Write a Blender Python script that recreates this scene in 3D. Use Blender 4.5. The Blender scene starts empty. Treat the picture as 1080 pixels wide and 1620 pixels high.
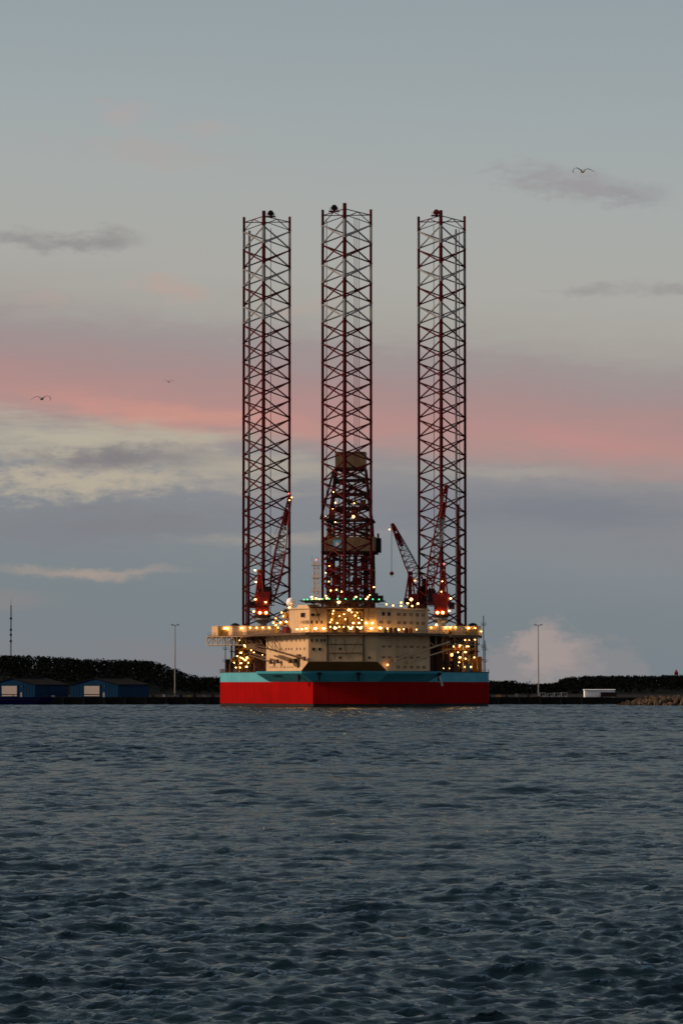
import bpy, math, random
import numpy as np
from mathutils import Vector, Matrix

R = math.radians
rnd = random.Random(7)
scene = bpy.context.scene
col = scene.collection


def lin(r, g, b):
    f = lambda c: c / 255 / 12.92 if c / 255 <= 0.04045 else ((c / 255 + 0.055) / 1.055) ** 2.4
    return (f(r), f(g), f(b), 1.0)


# ------------------------------------------------------------------ camera
cam = bpy.data.cameras.new('camera')
cam.sensor_fit = 'VERTICAL'
cam.sensor_height = 36.0
cam.lens = 106.67
cam.clip_start = 0.5
cam.clip_end = 20000
co = bpy.data.objects.new('camera', cam)
co.location = (0, 0, 8)
co.rotation_euler = (R(90 + 3.291), 0, 0)
col.objects.link(co)
scene.camera = co

# ------------------------------------------------------------------ view
scene.view_settings.view_transform = 'Standard'
scene.view_settings.look = 'None'
scene.view_settings.exposure = 0.0
scene.view_settings.gamma = 1.0
scene.view_settings.use_curve_mapping = False
scene.render.engine = 'CYCLES'
scene.cycles.use_denoising = True
scene.cycles.max_bounces = 5
scene.cycles.sample_clamp_indirect = 3.0
scene.cycles.sample_clamp_direct = 9.0
scene.cycles.filter_width = 1.6
SUN_EL, SUN_AZ = 26.0, -93.0          # low sun, square to the view on the port side

# ------------------------------------------------------------------ sky
world = bpy.data.worlds.new('World')
scene.world = world
world.use_nodes = True
wt = world.node_tree
wt.nodes.clear()


def wn(kind, **kw):
    n = wt.nodes.new(kind)
    for k, v in kw.items():
        setattr(n, k, v)
    return n


def link(a, b):
    wt.links.new(a, b)


def wmath(op, a, b=None, c=None):
    n = wn('ShaderNodeMath', operation=op)
    for i, v in enumerate((a, b, c)):
        if v is None:
            continue
        if isinstance(v, (int, float)):
            n.inputs[i].default_value = v
        else:
            link(v, n.inputs[i])
    return n.outputs[0]


def wsmooth(val, a, b, lo, hi):
    n = wn('ShaderNodeMapRange', interpolation_type='SMOOTHSTEP')
    link(val, n.inputs['Value'])
    for k, v in zip(('From Min', 'From Max', 'To Min', 'To Max'), (a, b, lo, hi)):
        n.inputs[k].default_value = v
    return n.outputs[0]


def wmix(fac, a, colour):
    n = wn('ShaderNodeMix', data_type='RGBA')
    if isinstance(fac, (int, float)):
        n.inputs[0].default_value = fac
    else:
        link(fac, n.inputs[0])
    link(a, n.inputs[6])
    if isinstance(colour, tuple):
        n.inputs[7].default_value = colour
    else:
        link(colour, n.inputs[7])
    return n.outputs[2]


geo = wn('ShaderNodeTexCoord')
sep = wn('ShaderNodeSeparateXYZ')
link(geo.outputs['Generated'], sep.inputs[0])
az = wmath('MULTIPLY', wmath('ARCTAN2', sep.outputs[0], sep.outputs[1]), 57.2958)
el = wmath('MULTIPLY', wmath('ARCSINE', sep.outputs[2]), 57.2958)
comb = wn('ShaderNodeCombineXYZ')
link(az, comb.inputs[0])
link(el, comb.inputs[1])


def wnoise(scale, detail, rough=0.55, off=(0, 0, 0)):
    m = wn('ShaderNodeVectorMath', operation='MULTIPLY_ADD')
    link(comb.outputs[0], m.inputs[0])
    m.inputs[1].default_value = scale
    m.inputs[2].default_value = off
    n = wn('ShaderNodeTexNoise')
    n.inputs['Scale'].default_value = 1.0
    n.inputs['Detail'].default_value = detail
    n.inputs['Roughness'].default_value = rough
    link(m.outputs[0], n.inputs['Vector'])
    return n


streak = wnoise((0.45, 2.6, 1), 6, 0.6)
fine = wnoise((2.2, 5.5, 1), 7, 0.62, (3, 7, 0))
puff = wnoise((2.6, 3.0, 1), 9, 0.6, (11, 2, 0))
warp = wnoise((0.5, 1.2, 1), 4, 0.5, (5, 1, 0))
# slanting bands: the cloud deck dips toward starboard
tilt = wmath('MULTIPLY_ADD', az, 0.085, el)
tilt = wmath('ADD', tilt, wmath('MULTIPLY', wmath('SUBTRACT', streak.outputs[0], 0.5), 0.75))
tilt = wmath('ADD', tilt, wmath('MULTIPLY', wmath('SUBTRACT', fine.outputs[0], 0.5), 0.32))
# fade the slant out away from the low sky
hi = wsmooth(el, 7, 16, 0, 1)
mixf = wn('ShaderNodeMix', data_type='FLOAT')
link(hi, mixf.inputs[0])
link(tilt, mixf.inputs[2])
link(el, mixf.inputs[3])
vband = wmath('DIVIDE', mixf.outputs[0], 90.0)
ramp = wn('ShaderNodeValToRGB')
stops = [(0, (124, 128, 134)), (0.6, (119, 129, 136)), (1.6, (117, 129, 136)), (2.6, (126, 134, 141)),
         (3.4, (129, 132, 140)), (4.0, (137, 138, 143)), (4.4, (148, 142, 143)), (4.75, (177, 139, 136)),
         (5.15, (176, 136, 134)), (5.7, (161, 137, 138)), (6.25, (153, 142, 143)), (6.8, (163, 159, 154)),
         (7.6, (168, 166, 161)), (9.3, (164, 168, 167)), (11.0, (155, 164, 167)), (12.8, (147, 158, 164)),
         (22, (128, 142, 159)), (50, (102, 120, 145)), (90, (90, 110, 138))]
els = ramp.color_ramp.elements
while len(els) < len(stops):
    els.new(0.5)
for e, (d, c) in zip(els, stops):
    e.position = max(0.0, d / 90)
    e.color = lin(*c)
link(vband, ramp.inputs[0])
sky_col = ramp.outputs[0]

# point in degrees (azimuth, elevation), gently warped
wv = wn('ShaderNodeVectorMath', operation='MULTIPLY_ADD')
link(warp.outputs['Color'], wv.inputs[0])
wv.inputs[1].default_value = (1.6, 0.5, 0)
wv2 = wn('ShaderNodeVectorMath', operation='ADD')
wv.inputs[2].default_value = (-0.8, -0.25, 0)
link(comb.outputs[0], wv2.inputs[0])
link(wv.outputs[0], wv2.inputs[1])
wv3 = wn('ShaderNodeVectorMath', operation='MULTIPLY_ADD')
link(fine.outputs['Color'], wv3.inputs[0])
wv3.inputs[1].default_value = (1.0, 0.32, 0)
wv3.inputs[2].default_value = (-0.5, -0.16, 0)
wv4 = wn('ShaderNodeVectorMath', operation='ADD')
link(wv2.outputs[0], wv4.inputs[0])
link(wv3.outputs[0], wv4.inputs[1])
pt = wv4.outputs[0]


def cloud(base, u, v, su, sv, colour, amp, noise, rag=0.9, slope=0.0, soft=1.3, inner=0.0):
    m = wn('ShaderNodeVectorMath', operation='SUBTRACT')
    link(pt, m.inputs[0])
    m.inputs[1].default_value = (u, v, 0)
    src = m.outputs[0]
    if slope:
        rt = wn('ShaderNodeVectorRotate', rotation_type='Z_AXIS')
        link(src, rt.inputs['Vector'])
        rt.inputs['Angle'].default_value = -math.atan(slope)
        src = rt.outputs[0]
    d = wn('ShaderNodeVectorMath', operation='MULTIPLY')
    link(src, d.inputs[0])
    d.inputs[1].default_value = (1 / su, 1 / sv, 0)
    ln = wn('ShaderNodeVectorMath', operation='LENGTH')
    link(d.outputs[0], ln.inputs[0])
    dd = wmath('MULTIPLY_ADD', wmath('SUBTRACT', 0.5, noise.outputs[0]), rag * 2, ln.outputs['Value'])
    return wmix(wsmooth(dd, soft, inner, 0, amp), base, lin(*colour))


CL = [  # azimuth, elevation, half width, half height, colour, strength, texture, raggedness, slope
    (-5.2, 4.72, 3.6, 0.50, (178, 170, 154), 1.0, streak, 1.3, -0.06),
    (-4.9, 3.92, 2.6, 0.40, (178, 168, 152), 1.0, fine, 1.3, 0.02),
    (-1.6, 4.1, 1.9, 0.42, (171, 162, 150), 0.9, streak, 1.2, -0.05),
    (-4.2, 4.33, 1.9, 0.24, (122, 118, 125), 0.9, fine, 0.7, -0.01),
    (-3.2, 5.12, 3.4, 0.30, (203, 144, 133), 0.7, streak, 0.8, -0.13),
    (4.6, 4.62, 1.6, 0.26, (190, 137, 136), 0.5, streak, 0.7, -0.16),
    (0.3, 4.85, 1.6, 0.35, (181, 138, 135), 0.5, streak, 0.7, -0.06),
    (3.2, 4.02, 2.2, 0.17, (160, 154, 149), 0.75, streak, 0.7, -0.04),
    (4.4, 3.35, 4.2, 0.50, (117, 122, 135), 0.75, streak, 0.7, 0.0),
    (-4.3, 3.05, 4.0, 0.48, (121, 122, 132), 0.7, streak, 0.7, 0.0),
    (-1.2, 2.8, 2.1, 0.16, (158, 151, 144), 0.7, streak, 0.6, 0.02),
    (-4.9, 2.18, 1.9, 0.13, (168, 152, 143), 0.85, streak, 0.55, -0.02),
    (-6.3, 1.6, 0.9, 0.2, (138, 132, 132), 0.5, fine, 0.8, 0.0),
    (-2.4, 0.45, 2.2, 0.30, (130, 125, 129), 0.55, fine, 0.8, -0.1),
    (-3.7, 10.05, 1.7, 0.32, (172, 161, 158), 0.5, fine, 0.9, -0.1),
    (-4.1, 10.75, 0.5, 0.26, (175, 161, 159), 0.45, fine, 0.9, 0.0),
    (-2.6, 10.5, 0.9, 0.2, (172, 163, 160), 0.5, fine, 0.9, 0.0),
    (4.6, 9.42, 1.5, 0.36, (149, 144, 148), 0.8, fine, 0.8, -0.16),
    (5.5, 9.2, 0.7, 0.26, (144, 142, 147), 0.6, fine, 0.8, 0.0),
    (-6.0, 8.35, 1.0, 0.2, (141, 138, 139), 0.8, fine, 0.8, -0.05),
    (-4.6, 8.35, 1.0, 0.2, (141, 138, 139), 0.85, fine, 0.8, 0.06),
    (-3.2, 7.5, 0.75, 0.24, (182, 158, 149), 0.7, fine, 0.9, -0.15),
    (-5.6, 7.3, 0.7, 0.2, (172, 156, 149), 0.5, fine, 0.9, 0.0),
    (-0.7, 7.15, 0.8, 0.16, (176, 157, 150), 0.5, fine, 0.9, 0.2),
    (4.8, 7.42, 0.8, 0.12, (148, 145, 145), 0.7, fine, 0.8, 0.0),
    (6.3, 7.42, 1.0, 0.14, (148, 145, 145), 0.7, fine, 0.8, -0.05),
    # the heaped cloud low over the starboard shore
    (3.2, 0.42, 0.95, 0.62, (143, 138, 140), 0.65, puff, 0.5, 0.0),
    (3.95, 0.62, 0.95, 0.85, (152, 144, 144), 0.85, puff, 0.5, 0.0),
    (3.8, 0.72, 0.7, 0.55, (163, 150, 147), 0.75, puff, 0.7, 0.0),
    (4.9, 0.40, 1.1, 0.62, (138, 136, 139), 0.55, puff, 0.6, 0.0),
]
for c in CL:
    sky_col = cloud(sky_col, *c[:6], c[6], c[7], c[8], 0.95 if c[6] is puff else 1.3, 0.45 if c[6] is puff else 0.0)
bg = wn('ShaderNodeBackground')
link(sky_col, bg.inputs['Color'])
bg.inputs['Strength'].default_value = 1.0
nish = wn('ShaderNodeTexSky', sky_type='NISHITA', sun_disc=False)
nish.sun_elevation = R(2.0)
nish.sun_rotation = R(SUN_AZ)
bg2 = wn('ShaderNodeBackground')
link(nish.outputs[0], bg2.inputs['Color'])
bg2.inputs['Strength'].default_value = 0.012
addn = wn('ShaderNodeAddShader')
link(bg.outputs[0], addn.inputs[0])
link(bg2.outputs[0], addn.inputs[1])
outw = wn('ShaderNodeOutputWorld')
link(addn.outputs[0], outw.inputs['Surface'])

# ------------------------------------------------------------------ sun
sun = bpy.data.lights.new('sun', 'SUN')
sun.energy = 4.4
sun.angle = R(12)
sun.color = (1.0, 0.74, 0.52)
so = bpy.data.objects.new('sun', sun)
a, e = R(SUN_AZ), R(SUN_EL)
sdir = Vector((math.sin(a) * math.cos(e), math.cos(a) * math.cos(e), math.sin(e)))
so.rotation_euler = sdir.to_track_quat('Z', 'Y').to_euler()
so.location = (-300, 900, 200)
col.objects.link(so)

# ------------------------------------------------------------------ materials
MATS = {}


def paint(name, rgb, rough=0.5, var=0.18, scale=0.35, streaks=0.0, streak_rgb=(0.06, 0.03, 0.02), metal=0.0, spec=0.12):
    m = bpy.data.materials.new(name)
    m.use_nodes = True
    t = m.node_tree
    b = t.nodes['Principled BSDF']
    b.inputs['Roughness'].default_value = rough
    b.inputs['Metallic'].default_value = metal
    b.inputs['Specular IOR Level'].default_value = spec
    tc = t.nodes.new('ShaderNodeTexCoord')
    n = t.nodes.new('ShaderNodeTexNoise')
    n.inputs['Scale'].default_value = scale
    n.inputs['Detail'].default_value = 6
    t.links.new(tc.outputs['Object'], n.inputs['Vector'])
    r = t.nodes.new('ShaderNodeValToRGB')
    lo = tuple(c * (1 - var) for c in rgb) + (1,)
    hi_ = tuple(min(1, c * (1 + var)) for c in rgb) + (1,)
    r.color_ramp.elements[0].position = 0.3
    r.color_ramp.elements[0].color = lo
    r.color_ramp.elements[1].position = 0.7
    r.color_ramp.elements[1].color = hi_
    t.links.new(n.outputs[0], r.inputs[0])
    out = r.outputs[0]
    if streaks:
        mp = t.nodes.new('ShaderNodeMapping')
        mp.inputs['Scale'].default_value = (0.55, 0.55, 0.045)
        t.links.new(tc.outputs['Object'], mp.inputs['Vector'])
        n2 = t.nodes.new('ShaderNodeTexNoise')
        n2.inputs['Scale'].default_value = 1.6
        n2.inputs['Detail'].default_value = 7
        n2.inputs['Roughness'].default_value = 0.65
        t.links.new(mp.outputs[0], n2.inputs['Vector'])
        mr = t.nodes.new('ShaderNodeMapRange')
        mr.inputs['From Min'].default_value = 0.52
        mr.inputs['From Max'].default_value = 0.78
        mr.inputs['To Max'].default_value = streaks
        t.links.new(n2.outputs[0], mr.inputs['Value'])
        mx = t.nodes.new('ShaderNodeMix')
        mx.data_type = 'RGBA'
        t.links.new(mr.outputs[0], mx.inputs[0])
        t.links.new(out, mx.inputs[6])
        mx.inputs[7].default_value = tuple(streak_rgb) + (1,)
        out = mx.outputs[2]
    t.links.new(out, b.inputs['Base Color'])
    bp = t.nodes.new('ShaderNodeBump')
    bp.inputs['Strength'].default_value = 0.08
    t.links.new(n.outputs[0], bp.inputs['Height'])
    t.links.new(bp.outputs[0], b.inputs['Normal'])
    MATS[name] = m
    return m


def glow(name, rgb, strength):
    m = bpy.data.materials.new(name)
    m.use_nodes = True
    b = m.node_tree.nodes['Principled BSDF']
    b.inputs['Base Color'].default_value = tuple(rgb) + (1,)
    b.inputs['Emission Color'].default_value = tuple(rgb) + (1,)
    b.inputs['Emission Strength'].default_value = strength
    MATS[name] = m
    return m


M_RED = paint('hull_red', (0.25, 0.002, 0.002), 0.8, 0.12, 0.12, 0.6, (0.10, 0.005, 0.004), spec=0.03)
M_BLUE = paint('hull_blue', (0.085, 0.30, 0.35), 0.7, 0.10, 0.2, 0.5, (0.06, 0.10, 0.10), spec=0.06)
M_BLUE_SHADE = paint('shaded_blue', (0.035, 0.20, 0.245), 0.75, 0.12, 0.2, 0.4, (0.02, 0.07, 0.08), spec=0.05)  # hull blue with the shade of the down-facing flare put into the colour
M_BLACK = paint('flat_black', (0.012, 0.012, 0.014), 0.6, 0.3)
M_LEG = paint('leg_red', (0.060, 0.004, 0.005), 0.7, 0.2, 0.3, 0.2, (0.02, 0.006, 0.006), spec=0.06)
M_DERR = paint('derrick_rust', (0.034, 0.010, 0.007), 0.75, 0.3, 0.4, spec=0.05)
M_LEGW = paint('leg_white', (0.20, 0.19, 0.185), 0.7, 0.15, 0.3)
M_CREAM = paint('cream_paint', (0.55, 0.35, 0.19), 0.6, 0.10, 0.18, 0.5, (0.24, 0.14, 0.06))
M_TAN = paint('tan_paint', (0.20, 0.125, 0.065), 0.65, 0.15, 0.2, 0.5, (0.08, 0.04, 0.02))
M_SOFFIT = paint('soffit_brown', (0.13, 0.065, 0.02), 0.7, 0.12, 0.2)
M_BROWN = paint('brown_deck', (0.10, 0.055, 0.03), 0.7, 0.3, 0.6)
M_DARK = paint('dark_steel', (0.016, 0.012, 0.012), 0.7, 0.3, 0.6, spec=0.05)
M_RUST = paint('rust_steel', (0.07, 0.028, 0.016), 0.75, 0.4, 0.8)
M_CRANE = paint('crane_red', (0.13, 0.008, 0.006), 0.6, 0.2, 0.4)
M_GREY = paint('grey_steel', (0.22, 0.21, 0.20), 0.5, 0.2, 0.4)
M_WHITE = paint('white_paint', (0.84, 0.80, 0.76), 0.45, 0.06, 0.4)
M_YELLOW = paint('ochre_paint', (0.42, 0.22, 0.04), 0.55, 0.2, 0.5)
M_ORANGE = paint('orange_paint', (0.55, 0.14, 0.02), 0.5, 0.15, 0.5)
M_GREEN = paint('green_steel', (0.02, 0.07, 0.055), 0.5, 0.2)
M_GLASS = paint('window_glass', (0.010, 0.008, 0.007), 0.3, 0.1, 0.5, spec=0.15)
M_LTBLUE = paint('emblem_blue', (0.16, 0.42, 0.55), 0.45, 0.05)
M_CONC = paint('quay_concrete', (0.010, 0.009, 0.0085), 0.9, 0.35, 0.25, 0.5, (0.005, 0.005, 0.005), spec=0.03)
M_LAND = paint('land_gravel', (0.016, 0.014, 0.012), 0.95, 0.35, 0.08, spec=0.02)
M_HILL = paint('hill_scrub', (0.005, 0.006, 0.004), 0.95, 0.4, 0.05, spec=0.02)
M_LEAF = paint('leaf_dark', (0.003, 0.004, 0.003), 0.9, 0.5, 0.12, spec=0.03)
M_SHED = paint('shed_blue', (0.003, 0.026, 0.066), 0.7, 0.15, 0.15, 0.3, (0.01, 0.02, 0.04), spec=0.04)
M_SHEDR = paint('shed_roof', (0.015, 0.010, 0.008), 0.9, 0.3, 0.2, spec=0.03)
M_DOOR = paint('roller_door', (0.44, 0.38, 0.34), 0.55, 0.05, 0.3)
M_NAVY = paint('navy_hull', (0.004, 0.004, 0.040), 0.7, 0.2, 0.2, 0.3, (0.006, 0.006, 0.012), spec=0.04)
M_ROCK = paint('armour_rock', (0.13, 0.08, 0.045), 0.9, 0.5, 0.4)
M_GULLD = paint('gull_dark', (0.03, 0.028, 0.026), 0.8, 0.3, 8)
M_GULLM = paint('gull_grey', (0.21, 0.16, 0.16), 0.8, 0.2, 8)
M_GULLP = paint('gull_pale', (0.34, 0.28, 0.20), 0.8, 0.2, 8)
M_CONT = paint('container_brown', (0.035, 0.016, 0.012), 0.7, 0.3, 0.6)
M_LIGHT = glow('lamp_warm', (1.0, 0.60, 0.20), 50)
M_LIGHTM = glow('lamp_mid', (1.0, 0.57, 0.16), 44)
M_AMBER = glow('lamp_amber', (1.0, 0.44, 0.09), 34)
M_GRN = glow('lamp_green', (0.12, 1.0, 0.35), 2.2)
M_RDL = glow('lamp_red', (1.0, 0.10, 0.08), 4)


# ------------------------------------------------------------------ mesh helpers
class MB:
    def __init__(self):
        self.v, self.f, self.m = [], [], []

    def add(self, vs, fs, mi=0):
        o = len(self.v)
        self.v += [tuple(p) for p in vs]
        self.f += [tuple(i + o for i in f) for f in fs]
        self.m += [mi] * len(fs)
        return self

    def box(self, x0, x1, y0, y1, z0, z1, mi=0):
        vs = [(x, y, z) for z in (z0, z1) for y in (y0, y1) for x in (x0, x1)]
        return self.add(vs, [(0, 2, 3, 1), (4, 5, 7, 6), (0, 1, 5, 4), (2, 6, 7, 3), (0, 4, 6, 2), (1, 3, 7, 5)], mi)

    def bar(self, p, q, r, n=6, mi=0, r2=None):
        p, q = Vector(p), Vector(q)
        d = (q - p).normalized()
        u = d.cross(Vector((0, 0, 1)) if abs(d.z) < 0.95 else Vector((1, 0, 0))).normalized()
        w = d.cross(u)
        r2 = r if r2 is None else r2
        vs = []
        for c, rr in ((p, r), (q, r2)):
            vs += [c + (u * math.cos(2 * math.pi * i / n) + w * math.sin(2 * math.pi * i / n)) * rr for i in range(n)]
        fs = [(i, (i + 1) % n, n + (i + 1) % n, n + i) for i in range(n)]
        fs += [tuple(range(n - 1, -1, -1)), tuple(range(n, 2 * n))]
        return self.add(vs, fs, mi)

    def prism(self, poly, z0, z1, mi=0):
        n = len(poly)
        vs = [(x, y, z0) for x, y in poly] + [(x, y, z1) for x, y in poly]
        fs = [(i, (i + 1) % n, n + (i + 1) % n, n + i) for i in range(n)] + [tuple(range(n - 1, -1, -1)), tuple(range(n, 2 * n))]
        return self.add(vs, fs, mi)

    def lathe(self, c, prof, n=12, mi=0, axis='z', sx=1.0):
        vs, fs = [], []
        for r, h in prof:
            for i in range(n):
                t = 2 * math.pi * i / n
                if axis == 'z':
                    vs.append((c[0] + r * math.cos(t), c[1] + r * math.sin(t), c[2] + h))
                else:
                    vs.append((c[0] + r * math.cos(t) * sx, c[1] + h, c[2] + r * math.sin(t)))
        k = len(prof)
        for j in range(k - 1):
            for i in range(n):
                fs.append((j * n + i, j * n + (i + 1) % n, (j + 1) * n + (i + 1) % n, (j + 1) * n + i))
        fs.append(tuple(range(n - 1, -1, -1)))
        fs.append(tuple(range((k - 1) * n, k * n)))
        return self.add(vs, fs, mi)

    def mesh(self, name, mats):
        me = bpy.data.meshes.new(name)
        me.from_pydata(self.v, [], self.f)
        for m in (mats if isinstance(mats, (list, tuple)) else [mats]):
            me.materials.append(m)
        me.polygons.foreach_set('material_index', self.m)
        me.update()
        return me

    def build(self, name, mats, parent=None, loc=(0, 0, 0), rz=0.0):
        return put(name, self.mesh(name, mats), parent, loc, rz)


def put(name, me, parent=None, loc=(0, 0, 0), rz=0.0):
    o = bpy.data.objects.new(name, me)
    o.location = loc
    o.rotation_euler = (0, 0, rz)
    col.objects.link(o)
    o.parent = parent
    return o


def empty(name, parent=None, loc=(0, 0, 0), rz=0.0):
    o = put(name, None, parent, loc, rz)
    o.empty_display_size = 1.0
    return o


def tag(o, label=None, cat=None, group=None, kind=None):
    for k, v in (('label', label), ('category', cat), ('group', group), ('kind', kind)):
        if v:
            o[k] = v
    return o


def smooth(o):
    o.data.polygons.foreach_set('use_smooth', [True] * len(o.data.polygons))
    return o


# ------------------------------------------------------------------ water
def water_material():
    m = bpy.data.materials.new('sea_water')
    m.use_nodes = True
    t = m.node_tree
    t.nodes.clear()
    out = t.nodes.new('ShaderNodeOutputMaterial')
    mix = t.nodes.new('ShaderNodeMixShader')
    deep = t.nodes.new('ShaderNodeBsdfDiffuse')
    deep.inputs['Color'].default_value = (0.003, 0.010, 0.012, 1)
    gl = t.nodes.new('ShaderNodeBsdfGlossy')
    gl.inputs['Color'].default_value = (0.84, 0.875, 0.86, 1)
    gl.inputs['Roughness'].default_value = 0.10
    fr = t.nodes.new('ShaderNodeFresnel')
    fr.inputs['IOR'].default_value = 1.30
    tc = t.nodes.new('ShaderNodeTexCoord')
    prev = None
    for sc, st, dist in ((2.6, 0.6, 0.12), (8.0, 0.4, 0.03)):
        mp = t.nodes.new('ShaderNodeMapping')
        mp.inputs['Scale'].default_value = (sc * 0.45, sc, sc)
        t.links.new(tc.outputs['Object'], mp.inputs['Vector'])
        n = t.nodes.new('ShaderNodeTexNoise')
        n.inputs['Scale'].default_value = 1.0
        n.inputs['Detail'].default_value = 4
        t.links.new(mp.outputs[0], n.inputs['Vector'])
        bp = t.nodes.new('ShaderNodeBump')
        bp.inputs['Strength'].default_value = st
        bp.inputs['Distance'].default_value = dist
        t.links.new(n.outputs[0], bp.inputs['Height'])
        if prev:
            t.links.new(prev.outputs[0], bp.inputs['Normal'])
        prev = bp
    for nd in (deep, gl, fr):
        t.links.new(prev.outputs[0], nd.inputs['Normal'])
    # facets too small to model lower the mean reflectance at grazing angles
    den = t.nodes.new('ShaderNodeMath')
    den.operation = 'MULTIPLY_ADD'
    den.inputs[1].default_value = 0.85
    den.inputs[2].default_value = 1.0
    dv = t.nodes.new('ShaderNodeMath')
    dv.operation = 'DIVIDE'
    t.links.new(fr.outputs[0], den.inputs[0])
    t.links.new(fr.outputs[0], dv.inputs[0])
    t.links.new(den.outputs[0], dv.inputs[1])
    t.links.new(dv.outputs[0], mix.inputs[0])
    t.links.new(deep.outputs[0], mix.inputs[1])
    t.links.new(gl.outputs[0], mix.inputs[2])
    t.links.new(mix.outputs[0], out.inputs['Surface'])
    return m


M_WATER = water_material()


def build_water():
    rng = np.random.default_rng(3)
    comps = []
    for k in range(110):                      # short steep chop, running mostly toward the viewer
        L = 0.21 * (1.25 / 0.21) ** rng.uniform(0, 1)
        comps.append((L, rng.normal(-1.45, 0.5), 0.0100 * L * rng.uniform(0.5, 1.4), rng.uniform(0, 6.3), 1))
    for k in range(55):                       # longer wavelets
        L = 1.5 * (4.6 / 1.5) ** rng.uniform(0, 1)
        comps.append((L, rng.normal(-1.45, 0.45), 0.0120 * L ** 0.55 * rng.uniform(0.5, 1.4), rng.uniform(0, 6.3), 2))
    for k in range(16):
        L = rng.uniform(5, 14)
        comps.append((L, rng.normal(-1.3, 0.5), 0.0022 * L * rng.uniform(0.5, 1.3), rng.uniform(0, 6.3), 0))
    patches = [(rng.uniform(25, 160), rng.uniform(0, 6.3), rng.uniform(0, 6.3)) for k in range(14)]

    def surface(X, Y, rsp, csp):
        gust = np.zeros_like(X)
        for L, th, p in patches:              # slow patches where the wind roughens or calms the surface
            gust += np.sin(2 * np.pi / L * (X * np.cos(th) * 0.6 + Y * np.sin(th)) + p)
        gust = 1 + 0.06 * gust
        Z, DX, DY = np.zeros_like(X), np.zeros_like(X), np.zeros_like(X)
        for L, th, A, p, chop in comps:
            sp = np.hypot(rsp * np.sin(th), csp * np.cos(th))
            a = A * np.clip((L / sp - 1.6) / 1.0, 0, 1) * gust
            if chop == 2:                     # longer wavelets die down in the lee of the near shore
                a = a * (0.42 + 0.58 * np.clip((Y - 80) / 260, 0, 1))
            rows = np.nonzero(a.max(1) > 0)[0]
            if not len(rows):
                continue
            q = slice(rows[0], rows[-1] + 1)
            ph = 2 * np.pi / L * (np.cos(th) * X[q] + np.sin(th) * Y[q]) + p
            Z[q] += a[q] * np.sin(ph)
            if chop:
                c = 0.85 * a[q] * np.cos(ph)
                DX[q] += np.cos(th) * c
                DY[q] += np.sin(th) * c
        return np.stack([X + DX, Y + DY, Z], -1)

    VS, QS, n0 = [], [], 0

    def sheet(X, Y, rsp, csp, flip=False):
        nonlocal n0
        V = surface(X, Y, rsp, csp)
        nr, nc = X.shape
        i = np.arange(nr * nc).reshape(nr, nc) + n0
        Q = [i[:-1, :-1], i[:-1, 1:], i[1:, 1:], i[1:, :-1]]
        QS.append(np.stack(Q[::-1] if flip else Q, -1).reshape(-1, 4))
        VS.append(V.reshape(-1, 3))
        n0 += nr * nc

    near = 42 * np.exp(np.arange(0, 880) * 0.0023)
    far = near[-1] + np.arange(1, 2400) * 0.6
    d = np.concatenate([near, far])
    d = d[d < 1346]
    half = 0.17 * d + 12
    s = np.linspace(-1, 1, 310)
    sheet(half[:, None] * s[None, :], np.repeat(d[:, None], 310, 1), np.gradient(d)[:, None], np.repeat((half * 2 / 310)[:, None], 310, 1))
    # the basin to either side, coarser away from the middle
    dw = np.concatenate([np.arange(42, 300, 0.55), np.arange(300, 1346, 1.5)])
    hw = 0.17 * dw + 11.6
    s = np.linspace(0, 1, 115)
    off = 3.0 * s + 420 * s ** 1.9
    for sg in (-1, 1):
        X = sg * (hw[:, None] + off[None, :])
        sheet(X, np.repeat(dw[:, None], 115, 1), np.gradient(dw)[:, None], np.repeat(np.gradient(off)[None, :], len(dw), 0), sg < 0)
    # the far rest of the basin: a plain sheet a little lower
    VS.append(np.array([(-9000, -3000, -0.45), (9000, -3000, -0.45), (9000, 9000, -0.45), (-9000, 9000, -0.45)]))
    QS.append(np.array([[n0, n0 + 1, n0 + 2, n0 + 3]]))
    V, Q = np.concatenate(VS), np.concatenate(QS)
    me = bpy.data.meshes.new('water')
    me.vertices.add(len(V))
    me.vertices.foreach_set('co', V.ravel())
    me.loops.add(Q.size)
    me.loops.foreach_set('vertex_index', Q.ravel())
    me.polygons.add(len(Q))
    me.polygons.foreach_set('loop_start', np.arange(len(Q)) * 4)
    me.polygons.foreach_set('loop_total', np.full(len(Q), 4))
    me.polygons.foreach_set('use_smooth', np.ones(len(Q), bool))
    me.materials.append(M_WATER)
    me.update(calc_edges=True)
    o = put('water', me)
    tag(o, 'dark choppy harbour water', 'water', kind='structure')


build_water()

# ------------------------------------------------------------------ shore
b = MB()
b.prism([(-9000, 1336), (118, 1336), (128, 1345), (9000, 1345), (9000, 9000), (-9000, 9000)], -3, 3.1)
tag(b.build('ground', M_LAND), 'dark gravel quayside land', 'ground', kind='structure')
b = MB()
b.box(-700, 118, 1334.2, 1335.98, -3, 3.35)
quay = tag(b.build('quay_wall', M_CONC), 'long dark concrete quay wall behind the rig', 'quay wall')
fend = MB().box(-0.5, 0.5, -0.45, 0, 0.2, 2.9).mesh('fender', M_BLACK)
for i in range(34):
    put('fender', fend, quay, (-195 + i * 9.1, 1334.2, 0))


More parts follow.
